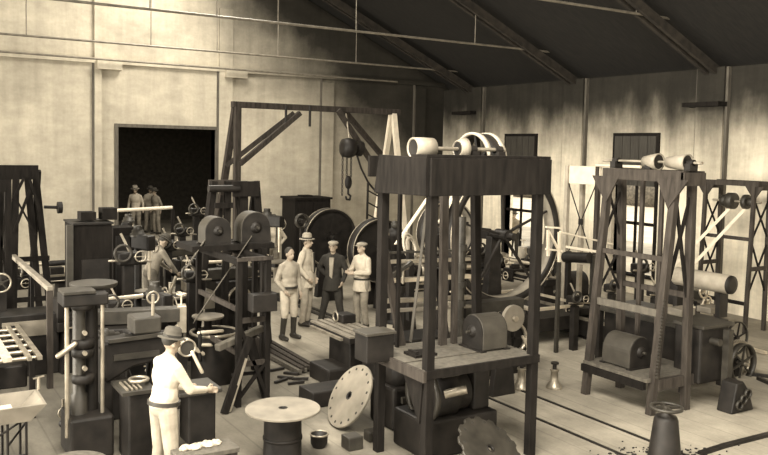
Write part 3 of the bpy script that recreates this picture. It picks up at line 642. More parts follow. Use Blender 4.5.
build(M().box(8.82, 10.0, 7.42, 8.6, .45, .50), 'platform', 'timber', t, .004); build(M().box(8.80, 8.86, 7.46, 8.62, .34, .445), 'platform_edge', 'dark_timber', t); build(M().box(8.99, 10.0, 7.34, 7.41, .34, .49), 'platform_edge', 'frame_timber', t)
tl = thing('line_shaft', 'thin steel shaft running lengthwise along the top of the right rig', 'shaft', (9.36, 8, rz))
build(M().cyl((9.36, yn-.12, rz+.11), (9.36, yf+.2, rz+.11), .02), 'shaft', 'worn_steel', tl)
for yy in (yn+.06, 7.95, yf-.06): build(M().box(9.28, 9.44, yy-.05, yy+.05, rz, rz+.1).rev((9.36, yy-.05, rz+.11), 'Y', [(0, .045), (.1, .045)], 14), 'bearing', 'cast_iron', tl)
for (x, lb, L) in ((688, 'pale cone pulley with dark open end, nearer of two on the right rig', .34), (659, 'pale cone pulley, farther of two on the right rig beside the dark shutter', .26)):
    p = atx(x, 166, 9.36); pulley('cone_pulley', lb, (9.36, p.y+L/2, rz+.11), 'Y', .075, L, 'drum_metal', 1.65)
c = atx(633, 350, 9.12)
drum_motor('electric_motor', 'large round motor with pale top lying on the low platform of the right rig', (9.2, 8.12, .5+.235), 'Y', .22, .5, base_z=.5)
# gear train and cones in the middle of the rig
t = thing('chain_drive', 'roller chain drive hanging down the near leg of the right rig', 'chain', (8.95, 7.3, .6))
for k in range(24): build(M().cbox((8.90+.006*k, 7.32+.002*k, .55+k*.045), .03, .03, .03), 'link', 'grey_iron', t, .006)
# far right rig by the wall
t = thing('countershaft_stand', 'tall narrow X-braced timber frame standing by the bright wall at far right', 'machine stand', (15.3, 11, 0))
fx0, fx1 = 14.85, 15.35
fn = atx(763, 325, fx1).y; fz = 2.97; ff = atx(721, 190, fx1).y
F = {(a, b): V((a, b, 0)) for a in (fx0, fx1) for b in (fn, ff)}
for (a, b), f in F.items():
    dx = -.10 if a == fx0 else .02
    build(M().bar((a+dx, b, 0), (a, b, fz), .07, .07), 'post', 'frame_timber', t)
for b in (fn, ff):
    xbrace(t, (fx0, b, 1.9), (fx0, b, 2.7), (fx1, b, 1.9), (fx1, b, 2.7)); xbrace(t, (fx0-.05, b, .8), (fx0, b, 1.8), (fx1, b, .8), (fx1, b, 1.8))
    build(M().box(fx0, fx1, b-.03, b+.03, fz-.1, fz), 'cross_rail', 'frame_timber', t); build(M().box(fx0-.08, fx1, b-.025, b+.025, 1.25, 1.33), 'cross_rail', 'frame_timber', t)
for a in (fx0, fx1): build(M().box(a-.03, a+.03, fn-.1, ff+.1, fz-.02, fz+.08), 'top_rail', 'frame_timber', t)
build(M().box(fx0-.03, fx0+.03, fn, ff, 1.85, 1.92), 'rail', 'frame_timber', t); build(M().box(fx0-.09, fx0-.03, fn, ff, .55, .62), 'rail', 'dark_timber', t)
for q in ((fx0, fn), (fx0, ff)): build(M().prism([(q[0], q[1]-.2, fz-.02), (q[0], q[1]+.2, fz-.02), (q[0], q[1], fz-.3)], 'X', .03), 'gusset', 'frame_timber', t)
t = thing('countershaft', 'shaft with dark stepped pulleys hung in the far right frame', 'pulley', (15.1, 10.9, 2.5))
mid = (fn+ff)/2
build(M().cyl((15.1, fn, 2.62), (15.1, ff, 2.62), .025), 'shaft', 'worn_steel', t)
for (dy, r_, l_) in ((.12, .17, .16), (.28, .12, .12), (-.22, .15, .10), (-.34, .09, .1)): build(M().rev((15.1, mid+dy-l_/2, 2.62), 'Y', [(0, r_*.9), (.01, r_), (l_-.01, r_), (l_, r_*.9)], 26), 'step', 'grey_iron', t)
for (y0_, x1_, y1_, lb) in ((mid+.12, 14.0, mid+.9, 'pale flat belt slanting down from the far right countershaft, left one'), (mid-.22, 14.0, mid+.5, 'pale flat belt slanting from the far right countershaft, right one')):
    tag(build(M().bar((15.1, y0_, 2.5), (x1_, y1_, .95), .07, .01, AX['X']), 'drive_belt', 'pale_belt', bevel=.002), lb, 'belt')
# pale frame left of the right rig
t = thing('braced_stand', 'pale painted frame with broad top board and wire X-bracing, left of the right rig', 'machine stand', (12.7, 12.5, 0))
PX = 12.6; y1_ = atx(566, 167, PX).y; y0_ = atx(600, 168, PX).y; z1_ = atx(580, 166, PX).z; z0_ = atx(580, 184, PX).z
build(M().box(PX, PX+.06, y0_, y1_, z0_, z1_), 'top_board', 'white_paint', t, .006)
for (x_, yy, nm) in ((PX, y1_-.06, 'pale_paint'), (PX+.02, y0_+.06, 'frame_timber'), (PX+.45, y1_-.06, 'pale_paint'), (PX+.45, y0_+.06, 'pale_paint')): build(M().bar((x_, yy, 0), (x_, yy, z1_), .09, .09), 'post', nm, t, .004)
xbrace(t, (PX, y0_+.1, 1.3), (PX, y0_+.1, z0_), (PX, y1_-.1, 1.3), (PX, y1_-.1, z0_), .022, 'cast_iron')
build(M().box(PX-.02, PX+.02, (y0_+y1_)/2-.05, (y0_+y1_)/2+.05, (1.3+z0_)/2-.06, (1.3+z0_)/2+.06), 'centre_plate', 'cast_iron', t)
for z_ in (1.5, 1.2): build(M().box(PX-.03, PX+.01, y0_, y1_, z_, z_+.05), 'rail', 'white_paint', t)
p = atx(598, 166, PX); q = atx(650, 168, 10.2)
tag(build(M().cyl((PX-.05, p.y, z1_+.03), (PX-.05, y0_-1.1, z1_+.03), .03), 'pale_shaft', 'white_paint'), 'pale horizontal shaft reaching from the pale frame towards the right rig', 'shaft')
# left rig
LY = 16.2
t = thing('belt_rig', 'black timber rig with splayed legs and crossed braces against the left wall area', 'machine stand', (2.3, LY, 0))
a0 = aty(3, 165, LY); a1 = aty(38, 164, LY); b1 = aty(49, 262, LY); zt_ = a0.z
build(M().box(a0.x-.1, a1.x, LY-.05, LY+.05, zt_-.26, zt_), 'header', 'dark_timber', t, .004)
for (xa, xb) in ((a0.x+.08, a0.x+.05), (aty(16, 165, LY).x, aty(14, 262, LY).x), (aty(27, 165, LY).x, aty(36, 262, LY).x), (a1.x-.05, b1.x-.05)):
    build(M().bar((xa, LY, zt_-.1), (xa+(xb-xa)*1.6, LY, 0), .11, .11), 'leg', 'dark_timber', t)
for z_ in (1.35, .6): build(M().box(a0.x, b1.x, LY-.07, LY-.03, z_, z_+.09), 'rail', 'dark_timber', t)
for (p0, p1) in (((14, 195), (36, 235)), ((30, 190), (14, 232)), ((24, 178), (13, 200)), ((30, 180), (40, 212))): build(M().bar(aty(*p0, LY-.08), aty(*p1, LY-.08), .05, .03), 'brace', 'dark_timber', t)
for xx in (a0.x, a1.x): build(M().bar((xx, LY, zt_-.1), (xx, LY+1.1, 0), .1, .1), 'back_leg', 'dark_timber', t)
t = thing('stub_shaft', 'short steel shaft with small wheel sticking out of the black left rig', 'shaft', aty(54, 207, LY))
pa, pb = aty(44, 207, LY), aty(62, 207.5, LY); build(M().cyl(pa, pb, .03), 'shaft', 'cast_iron', t); build(M().cyl(pb-V((.08, 0, 0)), pb, .11), 'wheel', 'cast_iron', t)
t = thing('frame_extension', 'black braced frame cut off by the left edge beside the black rig', 'machine stand', (1.5, 15.6, 0))
LY2 = 15.4; c0, c1 = aty(-6, 179, LY2), aty(8, 180, LY2)
for q in (c0, c1): build(M().bar((q.x, LY2, c1.z), (q.x, LY2, 0), .1, .1), 'post', 'dark_timber', t)
build(M().box(c0.x-.1, c1.x+.05, LY2-.04, LY2+.04, c1.z-.2, c1.z), 'header', 'dark_timber', t)
xbrace(t, (c0.x, LY2, .9), (c0.x, LY2, c1.z-.2), (c1.x, LY2, .9), (c1.x, LY2, c1.z-.2))
# tower left of centre
CY = 13.2
t = thing('belt_tower', 'dark timber tower with header board standing left of centre before the back wall', 'machine stand', (5.6, CY, 0))
h0, h1 = aty(213, 181, CY), aty(257, 181, CY); zt_ = h1.z; hm = aty(231, 181, CY).x
build(M().box(hm, h1.x, CY-.12, CY-.06, zt_-.26, zt_), 'header', 'dark_timber', t, .004); build(M().box(h0.x-.05, hm+.1, CY+.05, CY+.10, zt_-.14, zt_+.02), 'header', 'frame_timber', t)
build(M().box(h0.x, hm, CY-.12, CY-.06, zt_-.45, zt_-.36), 'rail', 'dark_timber', t)
for (xt, xb) in ((214, 205), (228, 226), (243, 243), (256, 262)):
    q0, q1 = aty(xt, 183, CY), aty(xb, 250, CY); build(M().bar((q0.x, CY, zt_), (q0.x+(q1.x-q0.x)*2.2, CY, 0), .10 if xt != 243 else .15, .1), 'leg', 'dark_timber', t)
for (xt, xb) in ((222, 218), (236, 244)): q0, q1 = aty(xt, 195, CY), aty(xb, 250, CY); build(M().bar(q0, q1, .04, .04), 'brace', 'dark_timber', t)
for xx in (h0.x, h1.x): build(M().bar((xx, CY+.05, zt_-.05), (xx, CY+1., 0), .09, .09), 'back_leg', 'dark_timber', t)
build(M().cyl((h0.x-.12, CY-.12, zt_-.12), (hm+.1, CY-.12, zt_-.12), .06), 'roller', 'cast_iron', t)
# drum stand in front of it
t = thing('drum_stand', 'dark open timber stand carrying two pale topped drums, left of centre', 'machine stand', (4.3, 11, 0))
DS = t
SX0, SX1, SY0, SY1 = aty(239, 300, 10.35).x, 4.53, 10.35, 12.0; SZ = aty(250, 257, 10.35).z
for (x_, y_) in ((SX0, SY0), (SX1, SY0), (SX0, SY1), (SX1+.5, SY1), (SX1+.3, 11.2)): build(M().bar((x_, y_, 0), (x_, y_, SZ), .075, .075), 'post', 'dark_timber', t, .004)
build(M().box(SX0-.04, SX1+.06, SY0-.05, SY0+.03, SZ-.05, SZ), 'top_rail', 'frame_timber', t); build(M().box(SX0-.35, SX1+.5, SY0+.9, SY1, SZ-.02, SZ+.06), 'deck', 'dark_timber', t)
build(M().box(SX0-.04, SX0+.04, SY0, SY1, SZ-.1, SZ-.02), 'top_rail', 'dark_timber', t); build(M().box(SX1-.04, SX1+.04, SY0, SY1, SZ-.1, SZ-.02), 'top_rail', 'dark_timber', t)
for z_ in (1.15, .55): build(M().box(SX0, SX1, SY0-.02, SY0+.02, z_, z_+.07), 'rail', 'frame_timber', t)
for z_ in (1.3, .7): build(M().box(SX0-.02, SX0+.02, SY0, SY1, z_, z_+.07), 'rail', 'frame_timber', t)
build(M().bar((SX0, SY0, 1.15), (SX1, SY0, .1), .05, .04), 'brace', 'dark_timber', t); build(M().bar((SX0, SY0, .1), (SX1, SY0, .6), .05, .04), 'brace', 'dark_timber', t)
for (x, y, lb, R_) in ((248, 244, 'dark drum with curved pale top on the drum stand, larger right one', .23), (211, 238, 'dark drum with curved pale top, smaller left one by the tower', .20)):
    p = aty(x, y, 11.6); drum_motor('drum', lb, (p.x, 11.45, SZ+.06+R_+.01), 'Y', R_, .3, cat='drum', base_z=SZ+.06)
bx0 = aty(246, 305, 10.2)
build(M().box(SX0+.1, SX1+.04, 10.1, 10.3, bx0.z-.1, bx0.z+.14), 'front_box', 'cast_iron', DS, .01)
def belt(p0, p1, Ya, Yb_, lb, m='frame_timber', w=.05):
    tag(build(M().bar(aty(*p0, Ya), aty(*p1, Yb_), w, .012, AX['X']), 'drive_belt', m), lb, 'belt')
belt((256, 230), (194, 322), 11.4, 10.4, 'long flat belt slanting down left from the larger drum', 'timber', .07)
belt((214, 226), (186, 268), 11.4, 11.2, 'shorter belt slanting down left from the smaller drum', 'timber', .07)
# ================================================================== gantry crane with chain hoist
GY = 18.0; g0, g1 = aty(236, 106, GY), aty(396, 112, GY); gz = 4.5
t = thing('gantry', 'tall timber gantry with knee braces spanning before the back wall', 'gantry', (9.2, GY, 0))
build(M().box(g0.x-.1, g1.x+.1, GY-.08, GY+.08, gz-.07, gz+.07), 'beam', 'frame_timber', t, .006)
build(M().bar((g0.x+.02, GY-.05, 0), (g0.x+.02, GY-.05, gz-.05), .14, .14), 'leg', 'frame_timber', t); build(M().bar((g0.x, GY+1.75, 0), (g0.x, GY+.05, gz-.08), .14, .14), 'leg', 'frame_timber', t)
lit_leg = 'white_paint'  # right legs coloured pale for the light they catch
q = aty(386, 155, GY-.25); build(M().bar((g1.x-.1, GY-1.0, 0), (g1.x-.1, GY-.05, gz-.05), .13, .10), 'leg', lit_leg, t); build(M().bar((g1.x-.1, GY+1.1, 0), (g1.x-.1, GY+.05, gz-.05), .13, .10), 'leg', lit_leg, t)
for (p0, p1, yy) in (((300, 113), (240, 164), -.12), ((294, 113), (226, 166), .5), ((338, 110), (374, 166), -.12), ((345, 112), (384, 158), .5)):
    build(M().bar(aty(*p0, GY+(.05 if yy > 0 else yy)), aty(*p1, GY+yy), .12, .11), 'knee_brace', 'frame_timber', t)
for x in (286, 310): q = aty(x, 112, GY-.1); build(M().cyl(q-V((0, 0, .35)), q+V((0, 0, .15)), .03), 'bolt', 'cast_iron', t)
hc = aty(350, 148, GY-.3)
t = thing('chain_hoist', 'black chain hoist hanging from the gantry with hook block below', 'hoist', hc)
build(M().rev(hc-V((.22, 0, 0)), 'X', [(0, .12), (.03, .22), (.18, .25), (.3, .22), (.34, .1), (.44, .1)], 22), 'hoist_body', 'cast_iron', t)
build(M().cyl(hc+V((.2, 0, 0)), hc+V((.32, 0, -.02)), .19), 'motor', 'cast_iron', t)
build(M().cyl(hc+V((-.02, 0, .2)), hc+V((-.02, .2, gz-hc.z-.1)), .02), 'suspension_rod', 'worn_steel', t)
for dx, l_ in ((-.2, 1.0), (-.08, .5), (.04, .5)):
    m = M(); z_ = 0
    while z_ < l_: m.torus(hc+V((dx, 0, -.2-z_)), 'X' if int(z_/.05) % 2 else 'Y', .026, .009, 8, 5); z_ += .05
    build(m, 'chain', 'cast_iron', t, kind='stuff')
hb = hc+V((-.03, 0, -.85)); build(M().ell(hb, .10, .06, .17), 'hook_block', 'cast_iron', t)
m = M(); m.tube([hb+V((0, 0, -.1)), hb+V((0, 0, -.28)), hb+V((.07, 0, -.34)), hb+V((.05, 0, -.43)), hb+V((-.04, 0, -.42)), hb+V((-.06, 0, -.36))], .025); build(m, 'hook', 'cast_iron', t)
pts = [aty(*p_, GY-.3) for p_ in ((357, 155), (361, 168), (368, 182), (376, 192), (384, 196))]; tag(build(M().tube(pts, .025), 'hoist_cable', 'cast_iron'), 'drooping cable curving from the chain hoist down right', 'cable')
# lattice post below
t = thing('lattice_post', 'narrow ladder-like steel post standing between hoist cable and stand', 'post', (10.9, 16.8, 0))
for x in (366, 377): build(M().bar((aty(x, 240, 16.8).x, 16.8, 0), (aty(x+2, 183, 16.8).x, 16.8, aty(x, 183, 16.8).z), .04, .04), 'upright', 'cast_iron', t)
for k in range(4): build(M().bar(aty(367, 190+k*12, 16.8), aty(378, 196+k*12, 16.8), .03, .03), 'lacing', 'cast_iron', t)
# cabinet
t = thing('cabinet', 'tall dark cabinet standing against the back wall right of the hatted man', 'cabinet', (10.8, 21.8, 0))
build(M().box(10.24, 11.40, 21.5, 22.4, 0, 2.02), 'body', 'dark_timber', t, .01); build(M().box(10.2, 11.44, 21.45, 22.45, 2.02, 2.08), 'top', 'dark_timber', t); build(M().box(10.26, 10.80, 21.47, 21.5, .1, 1.95), 'door', 'dark_timber', t); build(M().box(10.84, 11.38, 21.47, 21.5, .1, 1.95), 'door', 'dark_timber', t)
m = M(); m.box(10.6, 10.95, 21.8, 22.1, 2.08, 2.13); tag(build(m, 'parcel', 'dark_timber'), 'flat dark parcel on top of the tall cabinet', 'parcel')
# ================================================================== great wheels
def bigwheel(name, label, c, R, w, n, rim=.07, m='cast_iron', edge='worn_steel', base=(-1, 1)):
    t = thing(name, label, 'wheel', (c[0], c[1], 0 if base else c[2]-R)); spoked(t, c, 'Y', R, w, n, rim, .10, m, spoke_r=.02, seg=64)
    for s in (-1, 1): build(M().ring(V(c)+V((0, s*w/2, 0)), 'Y', R+.004, .015, .02, 64), 'rim_edge', edge, t)
    build(M().cyl(V(c)-V((0, .3, 0)), V(c)+V((0, .3, 0)), .06), 'axle', 'cast_iron', t)
    if base:
        for s in base: build(M().hexa([(c[0]-.22, c[1]+s*.26-.08, 0), (c[0]+.22, c[1]+s*.26-.08, 0), (c[0]+.22, c[1]+s*.26+.08, 0), (c[0]-.22, c[1]+s*.26+.08, 0), (c[0]-.1, c[1]+s*.26-.08, c[2]-.05), (c[0]+.1, c[1]+s*.26-.08, c[2]-.05), (c[0]+.1, c[1]+s*.26+.08, c[2]-.05), (c[0]-.1, c[1]+s*.26+.08, c[2]-.05)]), 'pedestal', m, t, .01)
    return t
def disc_web(t, c, R, m='cast_iron'): build(M().cyl(V(c)-V((0, .02, 0)), V(c)+V((0, .02, 0)), R, seg=48), 'web', m, t)
c = (9.0, 17.0, 1.45); t = bigwheel('flywheel', 'large dark flywheel behind the standing men, left one of two', c, .68, .22, 6); disc_web(t, c, .62)
p = aty(378, 250, 15.7); c = (p.x, 15.7, p.z); t = bigwheel('flywheel', 'large dark flywheel partly hidden by the stand, right one of two', c, .72, .26, 6); disc_web(t, c, .66)
p = aty(302, 221, 16.6); t = thing('small_gear', 'small dark gear beside the left flywheel, in front of the cabinet', 'gear', p); build(M().ring(p, 'Y', .17, .1, .04), 'rim', 'grey_iron', t); build(M().cyl(p-V((0, .1, 0)), p+V((0, .1, 0)), .05), 'hub', 'cast_iron', t); build(M().bar(p-V((0, 0, .15)), (p.x, p.y, 0), .08, .08), 'post', 'cast_iron', t)
p = aty(503, 235, 11.0); c = (p.x, 11.0, p.z); t = bigwheel('flywheel', 'very large spoked belt wheel showing right of the stand headboard', c, 1.22, .26, 5, .13, base=(1,))
build(M().ring(c, 'Y', 1.085, .24, .01, 64), 'inner_lining', 'plate_steel', t)
p = aty(446, 232, 12.0); c = (p.x, 12.0, p.z); t = bigwheel('flywheel', 'mid-sized spoked wheel with pale inner rim seen between the stand posts', c, .58, .2, 6, .05); build(M().ring(c, 'Y', .53, .19, .01, 48), 'inner_lining', 'plate_steel', t)
# ================================================================== machine tools
def lathe(label, loc, L=2.0, rz=0., name='lathe', H=.85, s=1., body='cast_iron'):
    t = thing(name, label, 'lathe', (0, 0, 0)); WL[t.name] = V((0, 0, 0))
    h = L/2
    build(M().box(-h, h, -.16, .16, H-.2, H-.06), 'bed', body, t, .01)
    for y in (-.13, .13): build(M().box(-h+.4, h, y-.03, y+.03, H-.06, H-.02), 'bedway', 'worn_steel', t)
    for x in (-h+.2, h-.2): build(M().hexa([(x-.16, -.2, 0), (x+.16, -.2, 0), (x+.16, .2, 0), (x-.16, .2, 0), (x-.1, -.14, H-.2), (x+.1, -.14, H-.2), (x+.1, .14, H-.2), (x-.1, .14, H-.2)]), 'leg', body, t, .01)
    build(M().box(-h, -h+.1, -.14, .14, H-.06, H+.3).box(-h+.42, -h+.5, -.14, .14, H-.06, H+.3).box(-h, -h+.5, -.14, .14, H-.06, H+.02), 'headstock', body, t, .01)
    build(M().rev((-h+.11, 0, H+.2), 'X', [(0, .16), (.075, .16), (.075, .13), (.15, .13), (.15, .10), (.22, .10), (.22, .07), (.3, .07)], 24), 'cone_pulley', 'grey_iron', t)
    build(M().rev((-h+.5, 0, H+.2), 'X', [(0, .06), (.03, .14), (.1, .14), (.1, .03)], 24), 'chuck', 'worn_steel', t)
    build(M().cyl((-h+.6, 0, H+.2), (h-.45, 0, H+.2), .035), 'workpiece', 'bright_steel', t)
    build(M().box(-.25, .1, -.24, .2, H-.04, H+.03).box(-.15, 0, -.14, .05, H+.03, H+.13).box(-.25, .1, -.26, -.2, H-.25, H-.02), 'carriage', body, t, .008)
    build(M().torus((-.08, -.30, H-.12), 'Y', .085, .011).bar((-.165, -.30, H-.12), (.005, -.30, H-.12), .012, .012).cyl((-.08, -.26, H-.12), (-.08, -.31, H-.12), .015), 'handwheel', 'bright_steel', t)
    build(M().box(h-.45, h-.18, -.1, .1, H-.04, H+.12).rev((h-.5, 0, H+.2), 'X', [(0, .02), (.06, .06), (.38, .06)], 18), 'tailstock', body, t, .008)
    build(M().torus((h-.08, 0, H+.2), 'X', .10, .012).bar((h-.08, -.1, H+.2), (h-.08, .1, H+.2), .012, .014), 'handwheel', 'worn_steel', t)
    build(M().cyl((-h+.1, -.21, H-.14), (h-.05, -.21, H-.14), .014), 'lead_screw', 'worn_steel', t)
    t.location = V(loc); t.rotation_euler.z = rz; return t
def drill(label, loc, H=2.0, rz=0., name='drill_press', cat='drill press'):
    t = thing(name, label, cat, (0, 0, 0)); WL[t.name] = V((0, 0, 0))
    build(M().box(-.25, .25, -.5, .25, 0, .1), 'base', 'cast_iron', t, .02)
    build(M().rev((0, .1, .1), 'Z', [(0, .12), (.08, .075), (H-.35, .07)], 20), 'column', 'cast_iron', t)
    build(M().rev((0, -.25, .85), 'Z', [(0, .22), (.03, .25), (.05, .25)], 30), 'round_table', 'plate_steel', t); build(M().box(-.06, .06, -.2, .15, .74, .85), 'table_arm', 'cast_iron', t)
    build(M().box(-.09, .09, -.35, .2, H-.42, H-.15), 'head', 'cast_iron', t, .03); build(M().cyl((0, -.27, 1.1), (0, -.27, H-.4), .03), 'spindle', 'bright_steel', t)
    build(M().torus((.16, -.2, H-.35), 'X', .13, .012).bar((.16, -.33, H-.35), (.16, -.07, H-.35), .012, .012).bar((.16, -.2, H-.48), (.16, -.2, H-.22), .012, .012).cyl((.05, -.2, H-.35), (.17, -.2, H-.35), .015), 'handwheel', 'worn_steel', t)
    build(M().rev((0, .1, H-.2), 'Z', [(0, .14), (.06, .14), (.06, .11), (.12, .11), (.12, .08), (.2, .08)], 22), 'cone_pulley', 'grey_iron', t)
    t.location = V(loc); t.rotation_euler.z = rz; return t
def shaper(label, loc, rz=0., name='shaper'):
    t = thing(name, label, 'machine', (0, 0, 0)); WL[t.name] = V((0, 0, 0))
    build(M().box(-.3, .5, -.28, .28, 0, .95), 'frame', 'cast_iron', t, .03); build(M().box(-.75, .55, -.12, .12, .97, 1.17), 'ram', 'grey_iron', t, .01)
    build(M().box(-.85, -.72, -.1, .1, .8, 1.2), 'tool_head', 'worn_steel', t, .01); build(M().cyl((-.78, 0, 1.2), (-.78, 0, 1.36), .012).torus((-.78, 0, 1.36), 'Z', .07, .01), 'feed_handle', 'bright_steel', t)
    build(M().box(-.75, -.3, -.26, .26, .45, .78), 'work_table', 'plate_steel', t, .01)
    build(M().ring((.15, -.36, .6), 'Y', .25, .07, .03, 32), 'pulley_rim', 'worn_steel', t)
    for k in range(4): e = V((math.cos(k*1.57), 0, math.sin(k*1.57))); build(M().bar(V((.15, -.36, .6)), V((.15, -.36, .6))+e*.23, .03, .03), 'spoke', 'cast_iron', t)
    t.location = V(loc); t.rotation_euler.z = rz; return t
def at0(x, y, z=0): return at(x, y, z)
R90 = math.pi/2
# left field of machines
lathe('dark lathe the bending worker leans over, left of the belt tower', (6.3, 16.75, 0), 2.2, 0)
lathe('lathe nearest the dark cabinet at left, behind the round press table', (3.2, 13.4, 0), 1.9, .15)
lathe('lathe standing in front of the open doorway, behind the bending worker', (7.0, 20.2, 0), 2.4, 0)
shaper('shaping machine just right of the doorway opening, beside the belt tower', (6.4, 18.75, 0), .1)
shaper('shaping machine between bending worker and the pale drums', (5.7, 15.1, 0), 0.05)
drill('upright drill press left of the bending worker', (4.05, 15.0, 0), 2.05, .3)
drill('upright drill press before the left edge of the doorway', (4.9, 19.3, 0), 1.9, -.4)
drill('drill press directly behind the smaller drum', (7.75, 17.6, 0), 2.1, .5)
drill('short drill press between the round drum table and the drum stand', (3.75, 12.9, 0), 1.35, .2)
shaper('low shaping machine below the bending worker, nearer the camera', (3.0, 11.9, 0), 2.9)
p0, p1 = aty(117, 210.5, 20.9), aty(172, 207.5, 21.0)
tag(build(M().cyl(p0, p1, .045), 'pale_pipe', 'white_paint'), 'long pale pipe lying level across the foot of the doorway', 'pipe')
t = thing('pipe_trestle', 'plain dark trestle holding up the pale pipe at the doorway', 'trestle', (6.6, 20.95, 0))
for q in (p0, p1): build(M().bar((q.x*.8+1.3, 20.95, 0), (q.x*.8+1.3, 20.95, q.z-.05), .08, .08), 'post', 'dark_timber', t)
build(M().bar((p0.x*.8+1.3, 20.95, .5), (p1.x*.8+1.3, 20.95, .5), .05, .08), 'rail', 'dark_timber', t)
# dark locker with pale edge at left
t = thing('machine_cabinet', 'big dark cabinet with one pale upright edge, left, behind the press columns', 'cabinet', (3, 14.4, 0))
q0, q1 = aty(74, 225, 14.2), aty(112, 225, 14.2)
build(M().box(q0.x, q1.x, 14.2, 15.0, 0, q0.z), 'body', 'dark_timber', t, .01); build(M().box(q0.x-.12, q0.x-.02, 14.15, 14.25, 0, q0.z), 'edge_post', 'dull_drum', t)
build(M().box(q0.x-.02, q1.x+.02, 14.16, 15.02, q0.z, q0.z+.03), 'top', 'cast_iron', t); build(M().box(q1.x-.5, q1.x-.05, 14.17, 14.2, .4, 1.6), 'door', 'cast_iron', t)
for k, (x_, h_) in enumerate(((q0.x+.15, .14), (q0.x+.5, .2))): tag(build(M().box(x_, x_+.25, 14.4, 14.7, q0.z+.05, q0.z+.05+h_), 'parts_box', 'dark_timber'), ('lower', 'taller')[k]+' dark box lying on top of the big machine cabinet at left', 'box')
t = thing('tool_chest', 'dark chest under the black left rig with pale opening', 'chest', (2.0, 15, 0))
q0 = aty(20, 300, 13.2); build(M().box(q0.x-.35, q0.x+.55, 13.2, 13.8, 0, .95), 'body', 'cast_iron', t, .02); build(M().box(q0.x-.25, q0.x+.4, 13.17, 13.2, .62, .85), 'door', 'plate_steel', t); build(M().ell((q0.x-.1, 13.14, .72), .1, .06, .09), 'knob', 'cast_iron', t)
_a, _b = aty(113, 228, 15.3), aty(136, 228, 15.3); t = thing('locker', 'narrower dark locker standing just right of the big machine cabinet', 'cabinet', (_a.x, 15.3, 0)); build(M().box(_a.x, _b.x, 15.3, 15.8, 0, _a.z), 'body', 'dark_timber', t, .01); build(M().box(_a.x+.05, _b.x-.05, 15.27, 15.3, .2, _a.z-.15), 'door', 'cast_iron', t)
# handrail
h0 = at(50, 388); zr_ = aty(50, 288, h0.y).z
t = thing('handrail', 'pale topped handrail on dark posts slanting into the picture at left', 'handrail', h0)
hf = atx(6, 256, h0.x)
build(M().bar((h0.x, h0.y-.05, zr_), (h0.x, hf.y, zr_), .09, .07), 'top_rail', 'plate_steel', t, .01)
build(M().bar((h0.x, h0.y, 0), (h0.x, h0.y, zr_), .08, .08), 'post', 'frame_timber', t); build(M().bar((h0.x, hf.y, 0), (h0.x, hf.y, zr_), .08, .08), 'post', 'frame_timber', t)
build(M().bar((h0.x, (h0.y*2+hf.y)/3, 0), (h0.x, (h0.y*2+hf.y)/3, zr_), .05, .05), 'post', 'cast_iron', t)
t = thing('hook', 'small pale hook hanging below the handrail', 'hook', atx(22, 275, h0.x+.05)); q = atx(22, 268, h0.x+.06); build(M().tube([q, q-V((0, .02, .08)), q-V((0, -.05, .16)), q-V((0, -.1, .12))], .018), 'bent_rod', 'plate_steel', t)
# slanted rack of rails and rungs
t = thing('roller_rack', 'low rack of long pale rails joined by dark rungs at the left edge', 'rack', (0.9, 10.8, 0))
rz_ = .82; e0 = at(40, 356, rz_); e1 = at(12, 358, rz_)
for (e, w_) in ((e0, .06), (e0-V((.12, 0, 0)), .05), (e1-V((.05, 0, 0)), .10), (e1-V((.3, 0, 0)), .10)): build(M().box(e.x-w_/2, e.x+w_/2, e.y, e.y+2.2, rz_-.05, rz_), 'rail', 'pale_timber' if w_ > .07 else 'worn_steel', t)
for k in range(6): build(M().cyl((e1.x-.3, e0.y+.15+k*.36, rz_-.05), (e0.x, e0.y+.15+k*.36, rz_-.05), .028), 'rung', 'worn_steel', t)
for (x_, y_) in ((e0.x-.08, e0.y+.1), (e0.x-.08, e0.y+2.1), (e1.x-.3, e0.y+.1), (e1.x-.3, e0.y+2.1)): build(M().bar((x_, y_, 0), (x_, y_, rz_-.05), .07, .07), 'leg', 'dark_timber', t)
build(M().box(e1.x-.3, e0.x-.08, e0.y+.5, e0.y+1.9, .3, .6), 'bin', 'cast_iron', t, .02)
q = aty(1, 283, 13.4); t = thing('handwheel', 'pale rimmed handwheel cut by the left edge', 'wheel', q); spoked(t, q, 'Y', .15, .03, 5, .025, .03, 'grey_iron', spoke_r=.01, rm='worn_steel'); build(M().cyl(q, q+V((0, .3, 0)), .03), 'shaft', 'cast_iron', t); build(M().bar((q.x, q.y+.3, 0), (q.x, q.y+.3, q.z+.1), .2, .2), 'stand', 'cast_iron', t)
